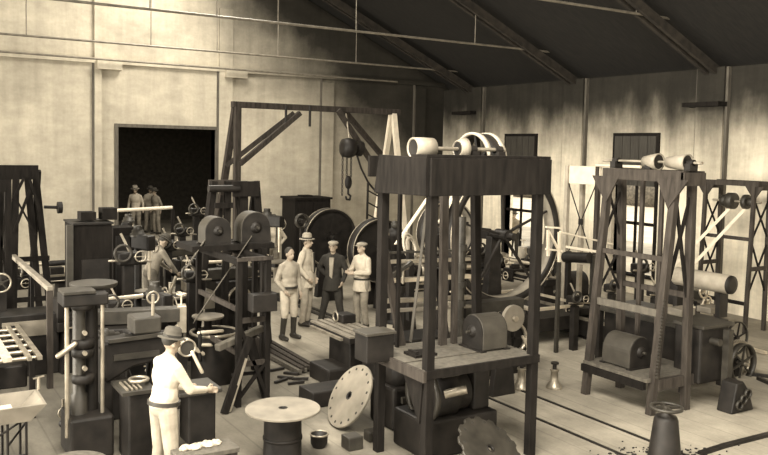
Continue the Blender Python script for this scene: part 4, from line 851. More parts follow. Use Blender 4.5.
# trough
TZ = .72; b0 = at(3, 410, TZ); b1 = at(52, 412, TZ)
t = thing('wash_trough', 'pale sheet-metal trough on thin pipe legs at the left edge', 'trough', (b0.x+.3, b0.y+.3, 0))
x0, x1, y0, y1 = b0.x-.35, b1.x, b0.y, b0.y+.62; g = .06
m = M(); m.add([(x0, y0, TZ), (x1, y0, TZ), (x1, y1, TZ), (x0, y1, TZ), (x0+g, y0+g*.4, TZ-.17), (x1-.16, y0+g*.4, TZ-.17), (x1-.16, y1-g, TZ-.17), (x0+g, y1-g, TZ-.17),
  (x0+.03, y0+.03, TZ), (x1-.03, y0+.03, TZ), (x1-.03, y1-.03, TZ), (x0+.03, y1-.03, TZ), (x0+g+.03, y0+g*.4+.03, TZ-.14), (x1-.19, y0+g*.4+.03, TZ-.14), (x1-.19, y1-g-.03, TZ-.14), (x0+g+.03, y1-g-.03, TZ-.14)],
  [(0, 1, 5, 4), (1, 2, 6, 5), (2, 3, 7, 6), (3, 0, 4, 7), (4, 5, 6, 7), (8, 12, 13, 9), (9, 13, 14, 10), (10, 14, 15, 11), (11, 15, 12, 8), (12, 15, 14, 13), (0, 8, 9, 1), (1, 9, 10, 2), (2, 10, 11, 3), (3, 11, 8, 0)])
build(m, 'basin', 'plate_steel', t); build(M().box(x0+.2, x1-.3, y0+.1, y1-.12, TZ-.135, TZ-.10), 'lining_sheet', 'white_paint', t)
for (x_, y_) in ((b0.x+.05, y0+.06), (x1-.2, y0+.06), (b0.x+.05, y1-.1), (x1-.2, y1-.1)): build(M().cyl((x_, y_, 0), (x_, y_, TZ-.16), .014, seg=8), 'leg', 'cast_iron', t)
build(M().cyl((b0.x+.05, y0+.06, .18), (x1-.2, y0+.06, .18), .01, seg=8), 'stretcher', 'cast_iron', t); build(M().cyl((b0.x+.05, y0+.06, .3), (b0.x+.35, y1-.1, .45), .012, seg=8), 'stretcher', 'cast_iron', t); build(M().cyl((x1-.6, y0+.06, .35), (x1-.25, y0+.06, TZ-.17), .012, seg=8), 'brace', 'cast_iron', t)
q = at(38, 383, TZ+.06); t = thing('tap', 'small tap standing at the back rim of the trough', 'tap', q); build(M().cyl((q.x, y1-.015, TZ), (q.x, y1-.015, TZ+.14), .018), 'stem', 'worn_steel', t); build(M().bar((q.x-.06, y1-.015, TZ+.13), (q.x+.06, y1-.015, TZ+.15), .015, .015), 'handle', 'worn_steel', t)
q = at(63, 440, .0); t = thing('floor_valve', 'little valve on a thin pipe beside the trough legs', 'valve', q); build(M().cyl(q, q+V((0, 0, .5)), .014), 'pipe', 'worn_steel', t); build(M().ell(q+V((0, 0, .2)), .05, .05, .05), 'valve_body', 'cast_iron', t); build(M().torus(q+V((0, -.06, .35)), 'Y', .06, .01), 'handwheel', 'worn_steel', t)
# press with polished column
PY = 9.6; pz_ = aty(87, 288, PY).z
c1_ = aty(79, 380, PY); c2_ = aty(95, 380, PY); c3_ = aty(67, 380, PY-.1)
t = thing('hydraulic_press', 'tall black press with polished columns and round top table, left foreground', 'press', (c1_.x, PY, 0))
build(M().box(c1_.x-.14, c2_.x+.16, PY-.25, PY+.35, 0, aty(85, 412, PY).z), 'base', 'cast_iron', t, .03)
build(M().rev((c1_.x, PY, .2), 'Z', [(0, .095), (.5, .09), (.52, .07), (pz_-.25, .07)], 26), 'ram_column', 'grey_iron', t)
build(M().cyl((c2_.x-.03, PY+.1, .2), (c2_.x-.03, PY+.1, pz_-.1), .085, seg=24), 'column', 'cast_iron', t)
build(M().cyl((c2_.x+.06, PY-.1, .35), (c2_.x+.06, PY-.1, pz_-.05), .022), 'guide_rod', 'worn_steel', t)
build(M().cyl((c3_.x, PY-.1, .25), (c3_.x, PY-.1, pz_-.1), .025), 'guide_rod', 'worn_steel', t)
for yy in (305, 343, 352, 378): z_ = aty(82, yy, PY).z; build(M().rev((c1_.x+.04, PY-.02, z_-.05), 'Z', [(0, .10), (.015, .125), (.09, .125), (.105, .10)], 24), 'collar', 'cast_iron', t)
for yy in (330, 350, 365): z_ = aty(82, yy, PY).z; build(M().cyl((c1_.x+.03, PY-.13, z_), (c1_.x+.03, PY-.19, z_), .025), 'bolt', 'worn_steel', t)
build(M().box(c3_.x-.05, c2_.x+.12, PY-.16, PY+.2, pz_-.18, pz_-.04), 'crosshead', 'cast_iron', t, .02)
build(M().rev((c2_.x+.05, PY+.3, pz_-.04), 'Z', [(0, .25), (.02, .27), (.05, .27)], 30), 'round_table', 'grey_iron', t); build(M().box(c3_.x-.05, c1_.x+.15, PY-.18, PY+.15, pz_-.04, pz_), 'top_plate', 'grey_iron', t, .006)
build(M().caps((c3_.x-.10, PY-.15, aty(66, 352, PY).z), (c3_.x+.08, PY-.12, aty(70, 342, PY).z), .03), 'lever', 'worn_steel', t)
# heavy arm machine right of the press
AY = 9.9; a0_, a1_ = aty(101, 340, AY), aty(163, 332, AY); ab_ = aty(98, 375, AY)
t = thing('bending_machine', 'massive black machine with a thick horizontal arm between press and foreground worker', 'machine', (a0_.x+.3, AY, 0))
build(M().prism([(a0_.x, AY, a0_.z), (a1_.x, AY, a1_.z), (a1_.x+.02, AY, aty(163, 355, AY).z), (aty(130, 360, AY).x, AY, aty(130, 364, AY).z), (aty(104, 378, AY).x, AY, aty(104, 380, AY).z), (a0_.x, AY, ab_.z)], 'Y', .35), 'arm', 'cast_iron', t, .03)
build(M().bar((a0_.x+.04, AY-.2, a0_.z+.02), (a1_.x, AY-.2, a1_.z+.02), .05, .04), 'top_edge', 'grey_iron', t); build(M().box(a0_.x+.1, a1_.x-.1, AY-.20, AY-.175, a0_.z-.22, a0_.z-.15), 'rib', 'grey_iron', t)
build(M().bar((a0_.x+.04, AY, 0), (a0_.x+.04, AY, a0_.z-.1), .14, .3), 'column', 'cast_iron', t, .02); build(M().bar(aty(134, 362, AY+.1), aty(147, 400, AY+.1), .16, .1), 'strut', 'cast_iron', t); build(M().bar((a1_.x-.08, AY+.1, 0), (a1_.x-.08, AY+.1, a1_.z-.2), .16, .2), 'column', 'cast_iron', t, .02)
q = aty(138, 332, AY+.3); t2 = thing('gear_box', 'small grey box standing on the thick machine arm left of the worker', 'box', (q.x, AY, a0_.z))
build(M().box(q.x-.15, q.x+.18, AY-.1, AY+.25, a0_.z+.04, a0_.z+.24), 'case', 'dull_drum', t2, .02); build(M().cyl((q.x+.1, AY, a0_.z+.24), (q.x+.1, AY, a0_.z+.5), .02).torus((q.x+.1, AY, a0_.z+.46), 'Y', .07, .012), 'valve', 'worn_steel', t2)
BY = 9.0; k0, k1 = aty(129, 400, BY), aty(152, 400, BY); kz = aty(140, 390, BY).z
t = thing('parts_stand', 'dark cabinet with small metal parts tray on top, left of the worker', 'cabinet', (k0.x, BY, 0))
build(M().box(k0.x, k1.x+.02, BY, BY+.45, 0, kz-.04), 'body', 'cast_iron', t, .02); build(M().box(k0.x-.08, k1.x+.04, BY-.04, BY+.5, kz-.04, kz), 'tray', 'grey_iron', t)
for i in range(4): tag(build(M().box(k0.x-.02+i*.05, k0.x+.0+i*.05, BY+.02, BY+.36, kz, kz+.02), 'steel_bar', 'worn_steel'), 'short steel bar on the parts cabinet tray', 'bar', 'steel bars on the parts cabinet')
tag(build(M().torus((k1.x-.08, BY+.25, kz+.05), 'Z', .10, .02), 'steel_hoop', 'worn_steel'), 'steel hoop lying on the parts cabinet left of the worker', 'hoop')
# machine worked by the foreground man
q = aty(202, 400, 8.7)
t = thing('grinding_machine', 'grinding machine with small wheel and dark box body right of the worker', 'machine', (q.x, 8.9, 0))
build(M().box(q.x-.10, q.x+.22, 8.85, 9.2, .15, .75), 'body', 'cast_iron', t, .02)
for dx in (-.08, .19): build(M().bar((q.x+dx, 8.9, 0), (q.x+dx, 8.9, .2), .06, .06), 'leg', 'cast_iron', t)
build(M().box(q.x-.24, q.x+.26, 8.75, 9.25, .75, .80), 'table', 'grey_iron', t, .01)
w_ = aty(186, 347, 8.8); build(M().cyl((w_.x, 8.75, w_.z), (w_.x, 8.83, w_.z), .09, seg=28), 'grinding_wheel', 'grey_iron', t); build(M().ring((w_.x, 8.79, w_.z), 'Y', .1, .11, .02), 'wheel_guard', 'worn_steel', t)
build(M().rev((w_.x, 8.83, w_.z), 'Y', [(0, .05), (.3, .07), (.32, .05)], 20), 'spindle_head', 'cast_iron', t); build(M().bar((w_.x, 9.0, .8), (w_.x, 9.0, w_.z-.04), .12, .15), 'pillar', 'cast_iron', t)
build(M().tube([aty(192, 352, 8.75), aty(199, 366, 8.7), aty(202, 372, 8.7)], .02), 'lever', 'bright_steel', t)
# steaming tank with round rim behind it
q = at(214, 380); 
t = thing('quench_tank', 'wide round dark tank with pale rim behind the grinding machine', 'tank', q)
build(M().rev(q, 'Z', [(0, .34), (.7, .36), (.74, .36), (.74, .32), (.1, .3), (.1, .01)], 36), 'shell', 'cast_iron', t); build(M().torus(q+V((0, 0, .74)), 'Z', .35, .025, 36), 'rim', 'worn_steel', t)
t = thing('pipe_rack', 'small rack of bright bent pipes standing over the round tank', 'pipes', q+V((-.1, -.3, .76)))
for (a, b) in (((199, 333), (222, 331)), ((201, 345), (216, 345))): build(M().caps(aty(*a, q.y-.3), aty(*b, q.y-.3), .028), 'pipe', 'bright_steel', t)
build(M().tube([aty(215, 346, q.y-.3), aty(217, 336, q.y-.3), aty(214, 360, q.y-.3)], .018), 'pipe', 'worn_steel', t); build(M().caps(aty(193, 347, q.y-.3), aty(203, 354, q.y-.3), .03), 'pipe', 'bright_steel', t); build(M().caps(aty(200, 333, q.y-.3), aty(200, 360, q.y-.3), .03), 'upright', 'cast_iron', t)
# round ring-topped drum left of that
q = at(170, 352, 0); z_ = aty(170, 297, q.y).z
t = thing('round_machine', 'upright dark drum machine with ring top behind the foreground worker', 'machine', q)
build(M().rev(q, 'Z', [(0, .26), (.1, .22), (z_-.2, .22), (z_-.15, .27), (z_, .27)], 30), 'drum', 'cast_iron', t); build(M().ring(q+V((0, 0, z_+.01)), 'Z', .28, .04, .06), 'ring', 'worn_steel', t); build(M().cyl(q+V((0, 0, z_)), q+V((0, 0, z_+.25)), .03), 'spindle', 'worn_steel', t)
for k in range(3): e = V((math.cos(k*2.1), math.sin(k*2.1), 0)); build(M().box(q.x+e.x*.15-.03, q.x+e.x*.15+.03, q.y+e.y*.15-.03, q.y+e.y*.15+.03, z_, z_+.08), 'jaw', 'bright_steel', t)
build(M().bar(q+V((-.2, -.1, z_-.3)), q+V((.1, 0, z_+.35)), .05, .03), 'lever', 'worn_steel', t)
tag(build(M().rev(at(208, 318, .95), 'Z', [(0, .22), (.02, .24), (.04, .24)], 30), 'round_tray', 'plate_steel'), 'pale round tray between the drums and the tank', 'tray')
q = at(208, 318, .95); t = thing('tray_stand', 'dark post standing under the pale round tray', 'stand', (q.x, q.y, 0)); build(M().rev((q.x, q.y, 0), 'Z', [(0, .2), (.04, .18), (.08, .06), (.90, .06), (.95, .12)], 20), 'pillar', 'cast_iron', t)
# sawhorse with belts
q = at(243, 405); sz = aty(250, 335, q.y).z
t = thing('sawhorse', 'dark A-shaped timber trestle with bars leaning on it, right of the tank', 'trestle', q)
for (a, b, w_, mm2) in (((250, 337), (224, 414), .09, 'dark_timber'), ((250, 337), (266, 398), .10, 'dark_timber'), ((243, 340), (236, 406), .07, 'dark_timber'), ((256, 338), (262, 380), .06, 'frame_timber')): pb = at(*b); pa = aty(*a, pb.y+.15); build(M().bar(pa, pb, w_, .07), 'leg', mm2, t)
build(M().bar(aty(217, 348, q.y), aty(262, 328, q.y+.3), .10, .09), 'top_beam', 'timber', t, .01)
build(M().bar(aty(232, 375, q.y), aty(262, 372, q.y+.1), .05, .04), 'cross_rail', 'dark_timber', t)
for i, (a, b) in enumerate((((240, 355), (223, 412)), ((244, 357), (228, 412)))):
    pb = at(*b); pa = aty(*a, pb.y+.10); tag(build(M().bar(pa-V((0, .08, 0)), pb-V((0, .06, -.02)), .035, .02), 'steel_bar', 'worn_steel'), ('left', 'right')[i]+' one of two bright bars leaning on the A-shaped trestle', 'bar')
# timber and scrap on the floor
for i in range(6):
    a, b = at(300+i*2.6, 372-i*.8, .05+.0*i), at(262+i*4, 326-i*.5, .05)
    tag(build(M().bar(a+V((0, 0, .03*(i % 2))), V((a.x+(.03*i-.05), b.y, .05+.03*(i % 2))), .07, .06), 'timber_length', 'frame_timber' if i % 2 else 'timber'), 'long timber in the pile lying before the four men', 'timber', 'timbers piled before the four men')
for i, (x, y) in enumerate(((270, 372), (278, 378), (284, 374), (292, 380), (275, 384), (288, 385))):
    a = at(x, y); r_ = random.uniform(-1, 1); tag(build(M().bar(a+V((0, 0, .02)), a+V((.25*math.cos(r_), .25*math.sin(r_), .03)), .05, .035), 'scrap_offcut', 'cast_iron'), 'dark scrap offcut on the floor behind the flat disc', 'scrap', 'scrap offcuts behind the flat disc')
a, b = at(282, 352), at(312, 358)
# low plate left of tower
# foreground bench with rags
bz_ = .52; a0, a1 = at(168, 447, bz_), at(229, 438, bz_)
t = thing('work_bench', 'low timber bench with spread rags at the bottom edge below the worker', 'bench', (a0.x+.3, a0.y-.2, 0))
build(M().hexa([(a0.x, a0.y-.35, bz_-.05), (a1.x, a0.y-.35, bz_-.05), (a1.x, a1.y, bz_-.05), (a0.x, a1.y, bz_-.05), (a0.x, a0.y-.35, bz_), (a1.x, a0.y-.35, bz_), (a1.x, a1.y, bz_), (a0.x, a1.y, bz_)]), 'top', 'timber', t, .006)
for (x_, y_) in ((a0.x+.06, a1.y-.05), (a1.x-.06, a1.y-.05), (a1.x-.06, a0.y-.3), (a0.x+.06, a0.y-.3)): build(M().bar((x_, y_, 0), (x_, y_, bz_-.05), .08, .08), 'leg', 'frame_timber', t)
build(M().bar((a0.x+.1, a0.y-.3, .1), (a1.x-.06, a0.y-.3, bz_-.08), .05, .04), 'brace', 'timber', t)
m = M()
for k in range(60): m.ell((random.uniform(a0.x+.08, a1.x-.15), random.uniform(a0.y-.2, a1.y-.06), bz_+.015), random.uniform(.02, .055), random.uniform(.02, .05), random.uniform(.012, .03), 8, 6)
tag(build(m, 'rag_pile', 'rag', kind='stuff'), 'pale heap of rags and shavings on the low bench', 'rags')
# foreground drum lid at lower left
q = at(75, 462, .55)
t = thing('barrel', 'big round barrel top rising into the bottom left corner', 'barrel', (q.x, q.y, 0)); build(M().rev((q.x, q.y, 0), 'Z', [(0, .26), (.25, .30), (.53, .28)], 40), 'shell', 'timber', t); build(M().rev((q.x, q.y, .53), 'Z', [(0, .29), (.02, .295), (.03, .27), (.03, .01)], 40), 'lid', 'timber', t)
# ================================================================== centre and right machines
lathe('long lathe seen between the posts of the foreground stand', (9.8, 13.4, 0), 2.4, 0, H=.95)
lathe('second lathe behind the long one, right of the flywheels', (10.7, 15.2, 0), 2.6, 0, H=.95)
lathe('lathe standing left of the right rig, in front of the bright openings', (12.4, 14.2, 0), 2.2, -R90)
shaper('shaping machine right of the great belt wheel', (14.3, 15.6, 0), .3)
drill('drill press in front of the farther shuttered opening', (13.3, 16.8, 0), 1.7, .2)
_q = aty(486, 300, 10.15); shaper('black shaping machine between the stand uprights and the great wheel', (_q.x+.15, 10.15, 0), 0.0)
# parts of a planer: long horizontal bars behind the stand
t = thing('planer', 'long planing machine with stacked pale bars behind the left posts of the stand', 'machine', (6.6, 10.2, 0))
u0, u1 = aty(384, 300, 9.9), aty(455, 300, 9.9)
build(M().box(u0.x, u1.x, 9.9, 10.5, 0, .75), 'bed', 'cast_iron', t, .02)
for (ya, yb_, hh, mn) in ((262, 259, .05, 'worn_steel'), (281, 276, .06, 'bright_steel'), (301, 297, .06, 'worn_steel'), (253, 250, .03, 'grey_iron'), (311, 306, .05, 'plate_steel')): build(M().bar(aty(384, ya, 9.8), aty(470, yb_, 9.8), hh*1.6, hh, AX['Z']), 'bar', mn, t, .006)
for x in (386, 410, 462): build(M().bar(aty(x, 320, 10.0), aty(x, 250, 10.0), .09, .09), 'upright', 'cast_iron', t)
build(M().bar(aty(388, 278, 9.7), aty(412, 262, 9.7), .06, .05), 'link', 'grey_iron', t); build(M().tube([aty(403, 283, 9.7), aty(403, 270, 9.7), aty(408, 268, 9.7)], .02), 'hook', 'worn_steel', t)
for i, (p_, q_, Y_, w_) in enumerate((((429, 196), (396, 244), 11.0, .09), ((456, 190), (440, 222), 11.2, .14))):
    tag(build(M().bar(aty(*p_, Y_), aty(*q_, Y_-.2), w_, .02, AX['X']), 'drive_belt', 'pale_belt'), ('pale belt slanting behind the left pair of stand posts', 'broad pale belt slanting behind the middle stand uprights')[i], 'belt')
q = aty(410, 246, 10.2); t = thing('hose_coil', 'coiled pale hose lying on the planer behind the stand', 'hose', q)
for k, r_ in enumerate((.20, .14)): build(M().torus(q+V((.02*k, 0, -.02)), V((.5, -.8, .3)), r_, .022), 'coil', 'pale_paint', t)
# rectangular steel frame bed
FZ = .72; cA, cB, cD = at(487, 292, FZ), at(531, 309, FZ), at(543, 284, FZ)
X0, X1, Y0, Y1 = cB.x, 11.25, cB.y, cA.y
t = thing('steel_frame_bed', 'open rectangular frame of bright rails behind the right front post', 'machine bed', ((X0+X1)/2, (Y0+Y1)/2, 0))
for xx in (X0, X0+.10, X1): build(M().box(xx-.03, xx+.03, Y0, Y1, FZ-.04, FZ), 'side_rail', 'bright_steel', t)
for yy in (Y0, Y1): build(M().box(X0, X1, yy-.03, yy+.03, FZ-.05, FZ), 'end_rail', 'bright_steel', t)
build(M().box(X0+.1, X1-.05, Y0+.05, Y1-.05, .25, FZ-.22), 'bed', 'cast_iron', t); 
for xx in (X0+.05, X1-.05):
    for yy in (Y0+.1, Y1-.1): build(M().bar((xx, yy, 0), (xx, yy, FZ-.05), .08, .08), 'leg', 'cast_iron', t)
# long low bed parallel to the rails
e = at(543, 328); t = thing('long_bed', 'long low dark machine bed running behind the right front post', 'machine bed', (e.x+.4, e.y, 0))
ye0, ye1 = at(640, 368).y, at(490, 305).y
build(M().box(e.x, e.x+.55, ye0, ye1, .06, .36), 'bed', 'cast_iron', t, .01)
for xx in (.05, .5): build(M().box(e.x+xx-.03, e.x+xx+.03, ye0, ye1, .36, .41), 'bedway', 'worn_steel', t)
for k in range(4): build(M().box(e.x+.04, e.x+.5, ye0+.1+k*(ye1-ye0-.4)/3, ye0+.3+k*(ye1-ye0-.4)/3, 0, .06), 'foot', 'cast_iron', t)
for i, (yy, r_) in enumerate(((ye0+1.1, .16), (ye0+2.3, .13))): t2 = thing('saddle', ('near', 'far')[i]+' saddle with bright handwheel on the long low bed', 'machine part', (e.x+.3, yy, .41)); build(M().box(e.x+.05, e.x+.5, yy-.2, yy+.2, .41, .55), 'block', 'cast_iron', t2, .02); build(M().torus((e.x-.05, yy, .5), 'X', r_*.6, .012), 'handwheel', 'bright_steel', t2); build(M().cyl((e.x-.05, yy, .5), (e.x+.05, yy, .5), .015), 'shaft', 'worn_steel', t2); build(M().caps((e.x+.15, yy-.12, .6), (e.x+.4, yy+.12, .6), .05), 'tool_bar', 'worn_steel', t2)
# upright oval disc beside the stand motor
q = aty(513, 318, 8.9)
t = thing('grinding_disc', 'pale upright disc on a small stand behind the platform motor', 'disc', (q.x, 8.9, 0)); build(M().cyl(q-V((0, .03, 0)), q+V((0, .03, 0)), .19, seg=36), 'disc', 'plate_steel', t); build(M().cyl(q-V((0, .08, 0)), q+V((0, .3, 0)), .04), 'spindle', 'worn_steel', t)
build(M().prism([(q.x-.22, 9.1, 0), (q.x+.22, 9.1, 0), (q.x+.06, 9.1, q.z+.05), (q.x-.06, 9.1, q.z+.05)], 'Y', .1), 'stand', 'cast_iron', t, .01)
build(M().bar(q+V((.1, -.1, -.25)), (q.x+.3, 8.75, .5), .05, .03), 'lever', 'worn_steel', t)
# group left of the right rig: motor, roller, posts
q0, q1 = atx(565, 257, 12.2), atx(590, 258, 12.2)
t = thing('idler_roller', 'thick black roller on a post before the pale frame', 'roller', (12.2, q0.y, 0)); build(M().cyl((12.2, q0.y, q0.z), (12.2, q1.y, q1.z), .11, seg=24), 'roller', 'cast_iron', t); build(M().bar((12.3, q1.y, 0), (12.3, q1.y, q1.z+.05), .09, .09), 'post', 'grey_iron', t); build(M().bar((12.3, q0.y, 0), (12.3, q0.y, q1.z+.05), .09, .09), 'post', 'cast_iron', t)
q = aty(573, 282, 13.8); drum_motor('electric_motor', 'small black motor on a block below the thick roller', (q.x, 13.8, q.z), 'X', .26, .5, base_z=q.z-.28, m='cast_iron')
tag(build(M().box(q.x-.4, q.x+.4, 13.5, 14.1, 0, q.z-.28), 'motor_block', 'cast_iron', bevel=.02), 'dark block carrying the small black motor', 'block')
q = aty(556, 244, 11.2)
t = thing('signal_frame', 'small white braced bracket in front of the great belt wheel rim', 'bracket', q)
for (a, b) in (((546, 227), (560, 228)), ((548, 230), (548, 256)), ((559, 232), (559, 262)), ((549, 232), (558, 249)), ((546, 249), (562, 251)), ((560, 232), (612, 244))): build(M().bar(aty(*a, 10.6), aty(*b, 10.6), .045, .03), 'bar', 'white_paint', t)
build(M().bar(aty(559, 262, 10.6), (aty(559, 262, 10.6).x, 10.6, 0), .06, .06), 'post', 'grey_iron', t)
# machine with handwheels and cylinder, right of the rig
q = atx(731, 285, 11.2)
t = thing('boiler_cylinder', 'pale horizontal cylinder with dark open end, right of the rig', 'cylinder', (11.2, q.y+.4, q.z-.17))
build(M().rev((11.2, q.y, q.z), 'Y', [(0, .14), (.03, .15), (1.0, .15), (1.02, .14)], 34), 'barrel', 'pale_paint', t); build(M().rev((11.2, q.y-.03, q.z), 'Y', [(0, .08), (.01, .142), (.04, .146)], 34), 'end_plate', 'cast_iron', t)
tz_ = q.z-.30
t = thing('machine_table', 'long dark machine table with pale castings right of the rig', 'machine table', (10.7, 8.8, 0))
tz2 = atx(690, 322, 10.0).z
build(M().box(10.15, 11.15, 7.85, 9.7, .95, 1.03), 'table', 'grey_iron', t, .01); build(M().box(10.3, 10.95, 8.0, 9.6, .3, .95), 'bed', 'cast_iron', t, .02)
for (x_, y_) in ((10.2, 7.9), (11.08, 7.9), (10.2, 9.6), (11.08, 9.6)): build(M().bar((x_, y_, 0), (x_, y_, .95), .09, .09), 'leg', 'cast_iron', t)
t3 = thing('cradle', 'dark cradle stand holding the pale cylinder above the machine table', 'stand', (11.2, q.y+.5, 0))
for yy in (q.y+.15, q.y+.95): build(M().bar((11.2, yy, 0 if yy > 9.72 else 1.03), (11.2, yy, q.z-.15), .2, .08), 'post', 'cast_iron', t3)
for i, (x, y) in enumerate(((704, 291), (707, 303))):
    p_ = aty(x, y, 8.6); t2 = thing('handwheel', ('upper', 'lower')[i]+' of two pale handwheels over the machine table right of the rig', 'wheel', p_); spoked(t2, p_, V((0, -.8, .6)) if False else 'Y', .12, .025, 4, .02, .03, 'worn_steel', spoke_r=.01, rm='bright_steel'); build(M().cyl(p_, p_+V((0, .35, 0)), .025), 'shaft', 'worn_steel', t2)
    if i == 0: build(M().box(p_.x-.2, p_.x+.4, 8.9, 9.3, 1.03, p_.z+.1), 'gear_head', 'cast_iron', t2, .03)
    else: build(M().bar((p_.x, 8.8, 1.03), (p_.x, 8.8, p_.z), .06, .06), 'post', 'cast_iron', t2)
for i, (x, y, w_, h_, lb) in enumerate(((682, 315, .34, .12, 'pale rectangular casting on the near edge of the machine table'), (712, 312, .40, .10, 'longer pale casting at the right of the machine table'))):
    p_ = at(x, y, 1.03); tag(build(M().box(p_.x-w_/2, p_.x+w_/2, p_.y-.12, p_.y+.15, 1.03, 1.03+h_), 'casting', 'plate_steel', bevel=.015), lb, 'casting')
# black engine housing between rig and gear wheel
t = thing('engine_housing', 'black engine housing under the pale castings, behind the near rig leg', 'machine', (10.3, 7.5, 0))
h0, h1 = aty(662, 380, 7.6), aty(706, 380, 7.6); hz = aty(690, 322, 7.6).z
build(M().box(9.7, h1.x, 7.25, 7.7, .35, hz), 'housing', 'cast_iron', t, .03); build(M().bar((h1.x-.15, 7.16, 0), (h1.x-.15, 7.16, hz-.05), .10, .1), 'pipe_column', 'grey_iron', t)
build(M().box(9.68, h1.x+.05, 7.2, 7.72, hz-.02, hz+.03), 'lid', 'grey_iron', t, .01); build(M().cyl((h1.x-.4, 7.25, hz-.2), (h1.x-.4, 7.1, hz-.2), .05), 'port', 'grey_iron', t)
build(M().prism([(h1.x-.4, 7.0, 0), (h1.x+.1, 7.0, 0), (h1.x-.03, 7.0, .3), (h1.x-.16, 7.0, .44), (h1.x-.3, 7.0, .42)], 'Y', .25), 'base_casting', 'cast_iron', t, .02)
for k in range(3): build(M().ring((h1.x-.26+k*.09, 6.86, .12+.07*k), 'Y', .07, .04, .02, 20), 'gear_ring', 'grey_iron', t)
g_ = aty(742, 363, 8.0)
t = thing('gear', 'spoked toothed wheel standing upright at right beside the engine housing', 'wheel', (g_.x, 8.0, g_.z-.4)); spoked(t, g_, 'Y', .32, .09, 6, .03, .05, 'grey_iron', spoke_r=.013)
m = M()
for k in range(48): e = V((math.cos(k*.1309), 0, math.sin(k*.1309))); m.bar(g_+e*.315+V((0, .09, 0)), g_+e*.36+V((0, .09, 0)), .02, .06, AX['Y'])
m.ring(g_+V((0, .09, 0)), 'Y', .325, .06, .03, 48); build(m, 'toothed_rim', 'worn_steel', t)
build(M().bar((g_.x, 8.12, 0), (g_.x, 8.12, g_.z+.05), .12, .08), 'pedestal', 'cast_iron', t); build(M().cyl(g_-V((0, .12, 0)), g_+V((0, .2, 0)), .03), 'axle', 'worn_steel', t)
g2 = aty(737, 338, 8.4); t = thing('flywheel', 'thin spoked wheel just above and behind the toothed one', 'wheel', g2); spoked(t, g2, 'Y', .28, .04, 6, .02, .04, 'cast_iron', spoke_r=.01, rm='grey_iron'); build(M().bar((g2.x, 8.5, 0), (g2.x, 8.5, g2.z), .07, .07), 'pedestal', 'cast_iron', t)
tag(build(M().bar(at(752, 349, .04), at(766, 353, .04), .07, .05), 'bright_bar', 'bright_steel'), 'short bright bar sticking out right of the wheels', 'bar')
t = thing('angle_iron', 'flat dark angle frame lying on the floor at the right edge', 'iron', at(755, 385)); 
for (a, b) in (((752, 374), (775, 377)), ((758, 378), (772, 384))): build(M().bar(at(*a, .03), at(*b, .03), .06, .05), 'bar', 'cast_iron', t)
# valve pedestal
v = at(664, 466); vz = aty(664, 408, v.y).z
t = thing('valve_pedestal', 'dark tapered valve pedestal with four-spoked handwheel, lower right', 'valve', v)
build(M().rev(v, 'Z', [(0, .24), (.03, .25), (.05, .20), (.12, .185), (vz-.14, .135), (vz-.10, .12), (vz-.07, .05), (vz-.05, .04)], 30), 'housing', 'cast_iron', t)
c_ = v+V((0, 0, vz)); spoked(t, c_, 'Z', .185, .03, 4, .03, .04, 'grey_iron', 'handwheel_rim', .014); build(M().cyl(v+V((0, 0, vz-.08)), c_, .022), 'stem', 'worn_steel', t)
m = M()
for k in range(150):
    q = at(random.gauss(655, 30), random.gauss(455, 5)); s_ = random.uniform(.006, .03); m.ell((q.x, q.y, .004), s_, s_*random.uniform(.5, 1), .012, 7, 4)
tag(build(m, 'floor_debris', 'cast_iron', kind='stuff'), 'dark crumbs and debris on the floor around the valve pedestal', 'debris')
# clutter right of the great wheel: vertical gear column between stand uprights
t = thing('pipe_column', 'upright iron column with stacked round fittings between the stand uprights', 'column', (7.0, 9.4, 0))
q = aty(460, 300, 9.4); build(M().cyl((q.x, 9.4, 0), (q.x, 9.4, 2.6), .06), 'pipe', 'grey_iron', t)
for k in range(7): build(M().cyl((q.x, 9.4, .5+k*.27), (q.x, 9.4, .58+k*.27), .085), 'fitting', 'grey_iron', t)
q = aty(436, 300, 9.3); t = thing('iron_brace', 'dark iron A-shaped brace behind the platform boards of the stand', 'brace', (q.x, 9.3, 0)); build(M().bar((q.x, 9.3, 1.9), (q.x-.3, 9.3, 0), .08, .08), 'leg', 'cast_iron', t); build(M().bar((q.x, 9.3, 1.9), (q.x+.35, 9.3, 0), .08, .08), 'leg', 'cast_iron', t); build(M().box(q.x-.2, q.x+.2, 9.26, 9.34, .8, .88), 'cross_bar', 'cast_iron', t)

# gear stands and small mechanisms scattered between the larger machines
def mech(px_, py_, Y, lab, s=1., name='gear_stand'):
    q = aty(px_, py_, Y); t = thing(name, lab, 'machine', (q.x, Y, 0))
    build(M().bar((q.x, Y, 0), (q.x, Y, max(.2, q.z-.1)), .16*s, .14*s), 'pillar', 'cast_iron', t, .01)
    build(M().cbox((q.x, Y, q.z), .34*s, .26*s, .2*s), 'gear_case', 'cast_iron', t, .03)
    build(M().ring((q.x-.12*s, Y-.18*s, q.z+.10*s), 'Y', .14*s, .05, .035*s, 24), 'gear', 'grey_iron', t)
    build(M().torus((q.x+.14*s, Y-.2*s, q.z+.04*s), 'Y', .08*s, .011*s), 'handwheel', 'worn_steel', t)
    build(M().bar((q.x+.04*s, Y-.2*s, q.z+.04*s), (q.x+.24*s, Y-.2*s, q.z+.04*s), .012, .012), 'handwheel_spoke', 'worn_steel', t)
    build(M().caps((q.x-.3*s, Y-.1, q.z-.02), (q.x+.32*s, Y-.1, q.z-.06), .018*s), 'rod', 'worn_steel', t)
    build(M().bar((q.x+.05*s, Y, q.z+.05), (q.x-.1*s, Y+.05, q.z+.38*s), .035*s, .03*s), 'lever', 'worn_steel', t)
    return t
mech(97, 243, 15.9, 'geared mechanism with bright rod just right of the big machine cabinet at left')
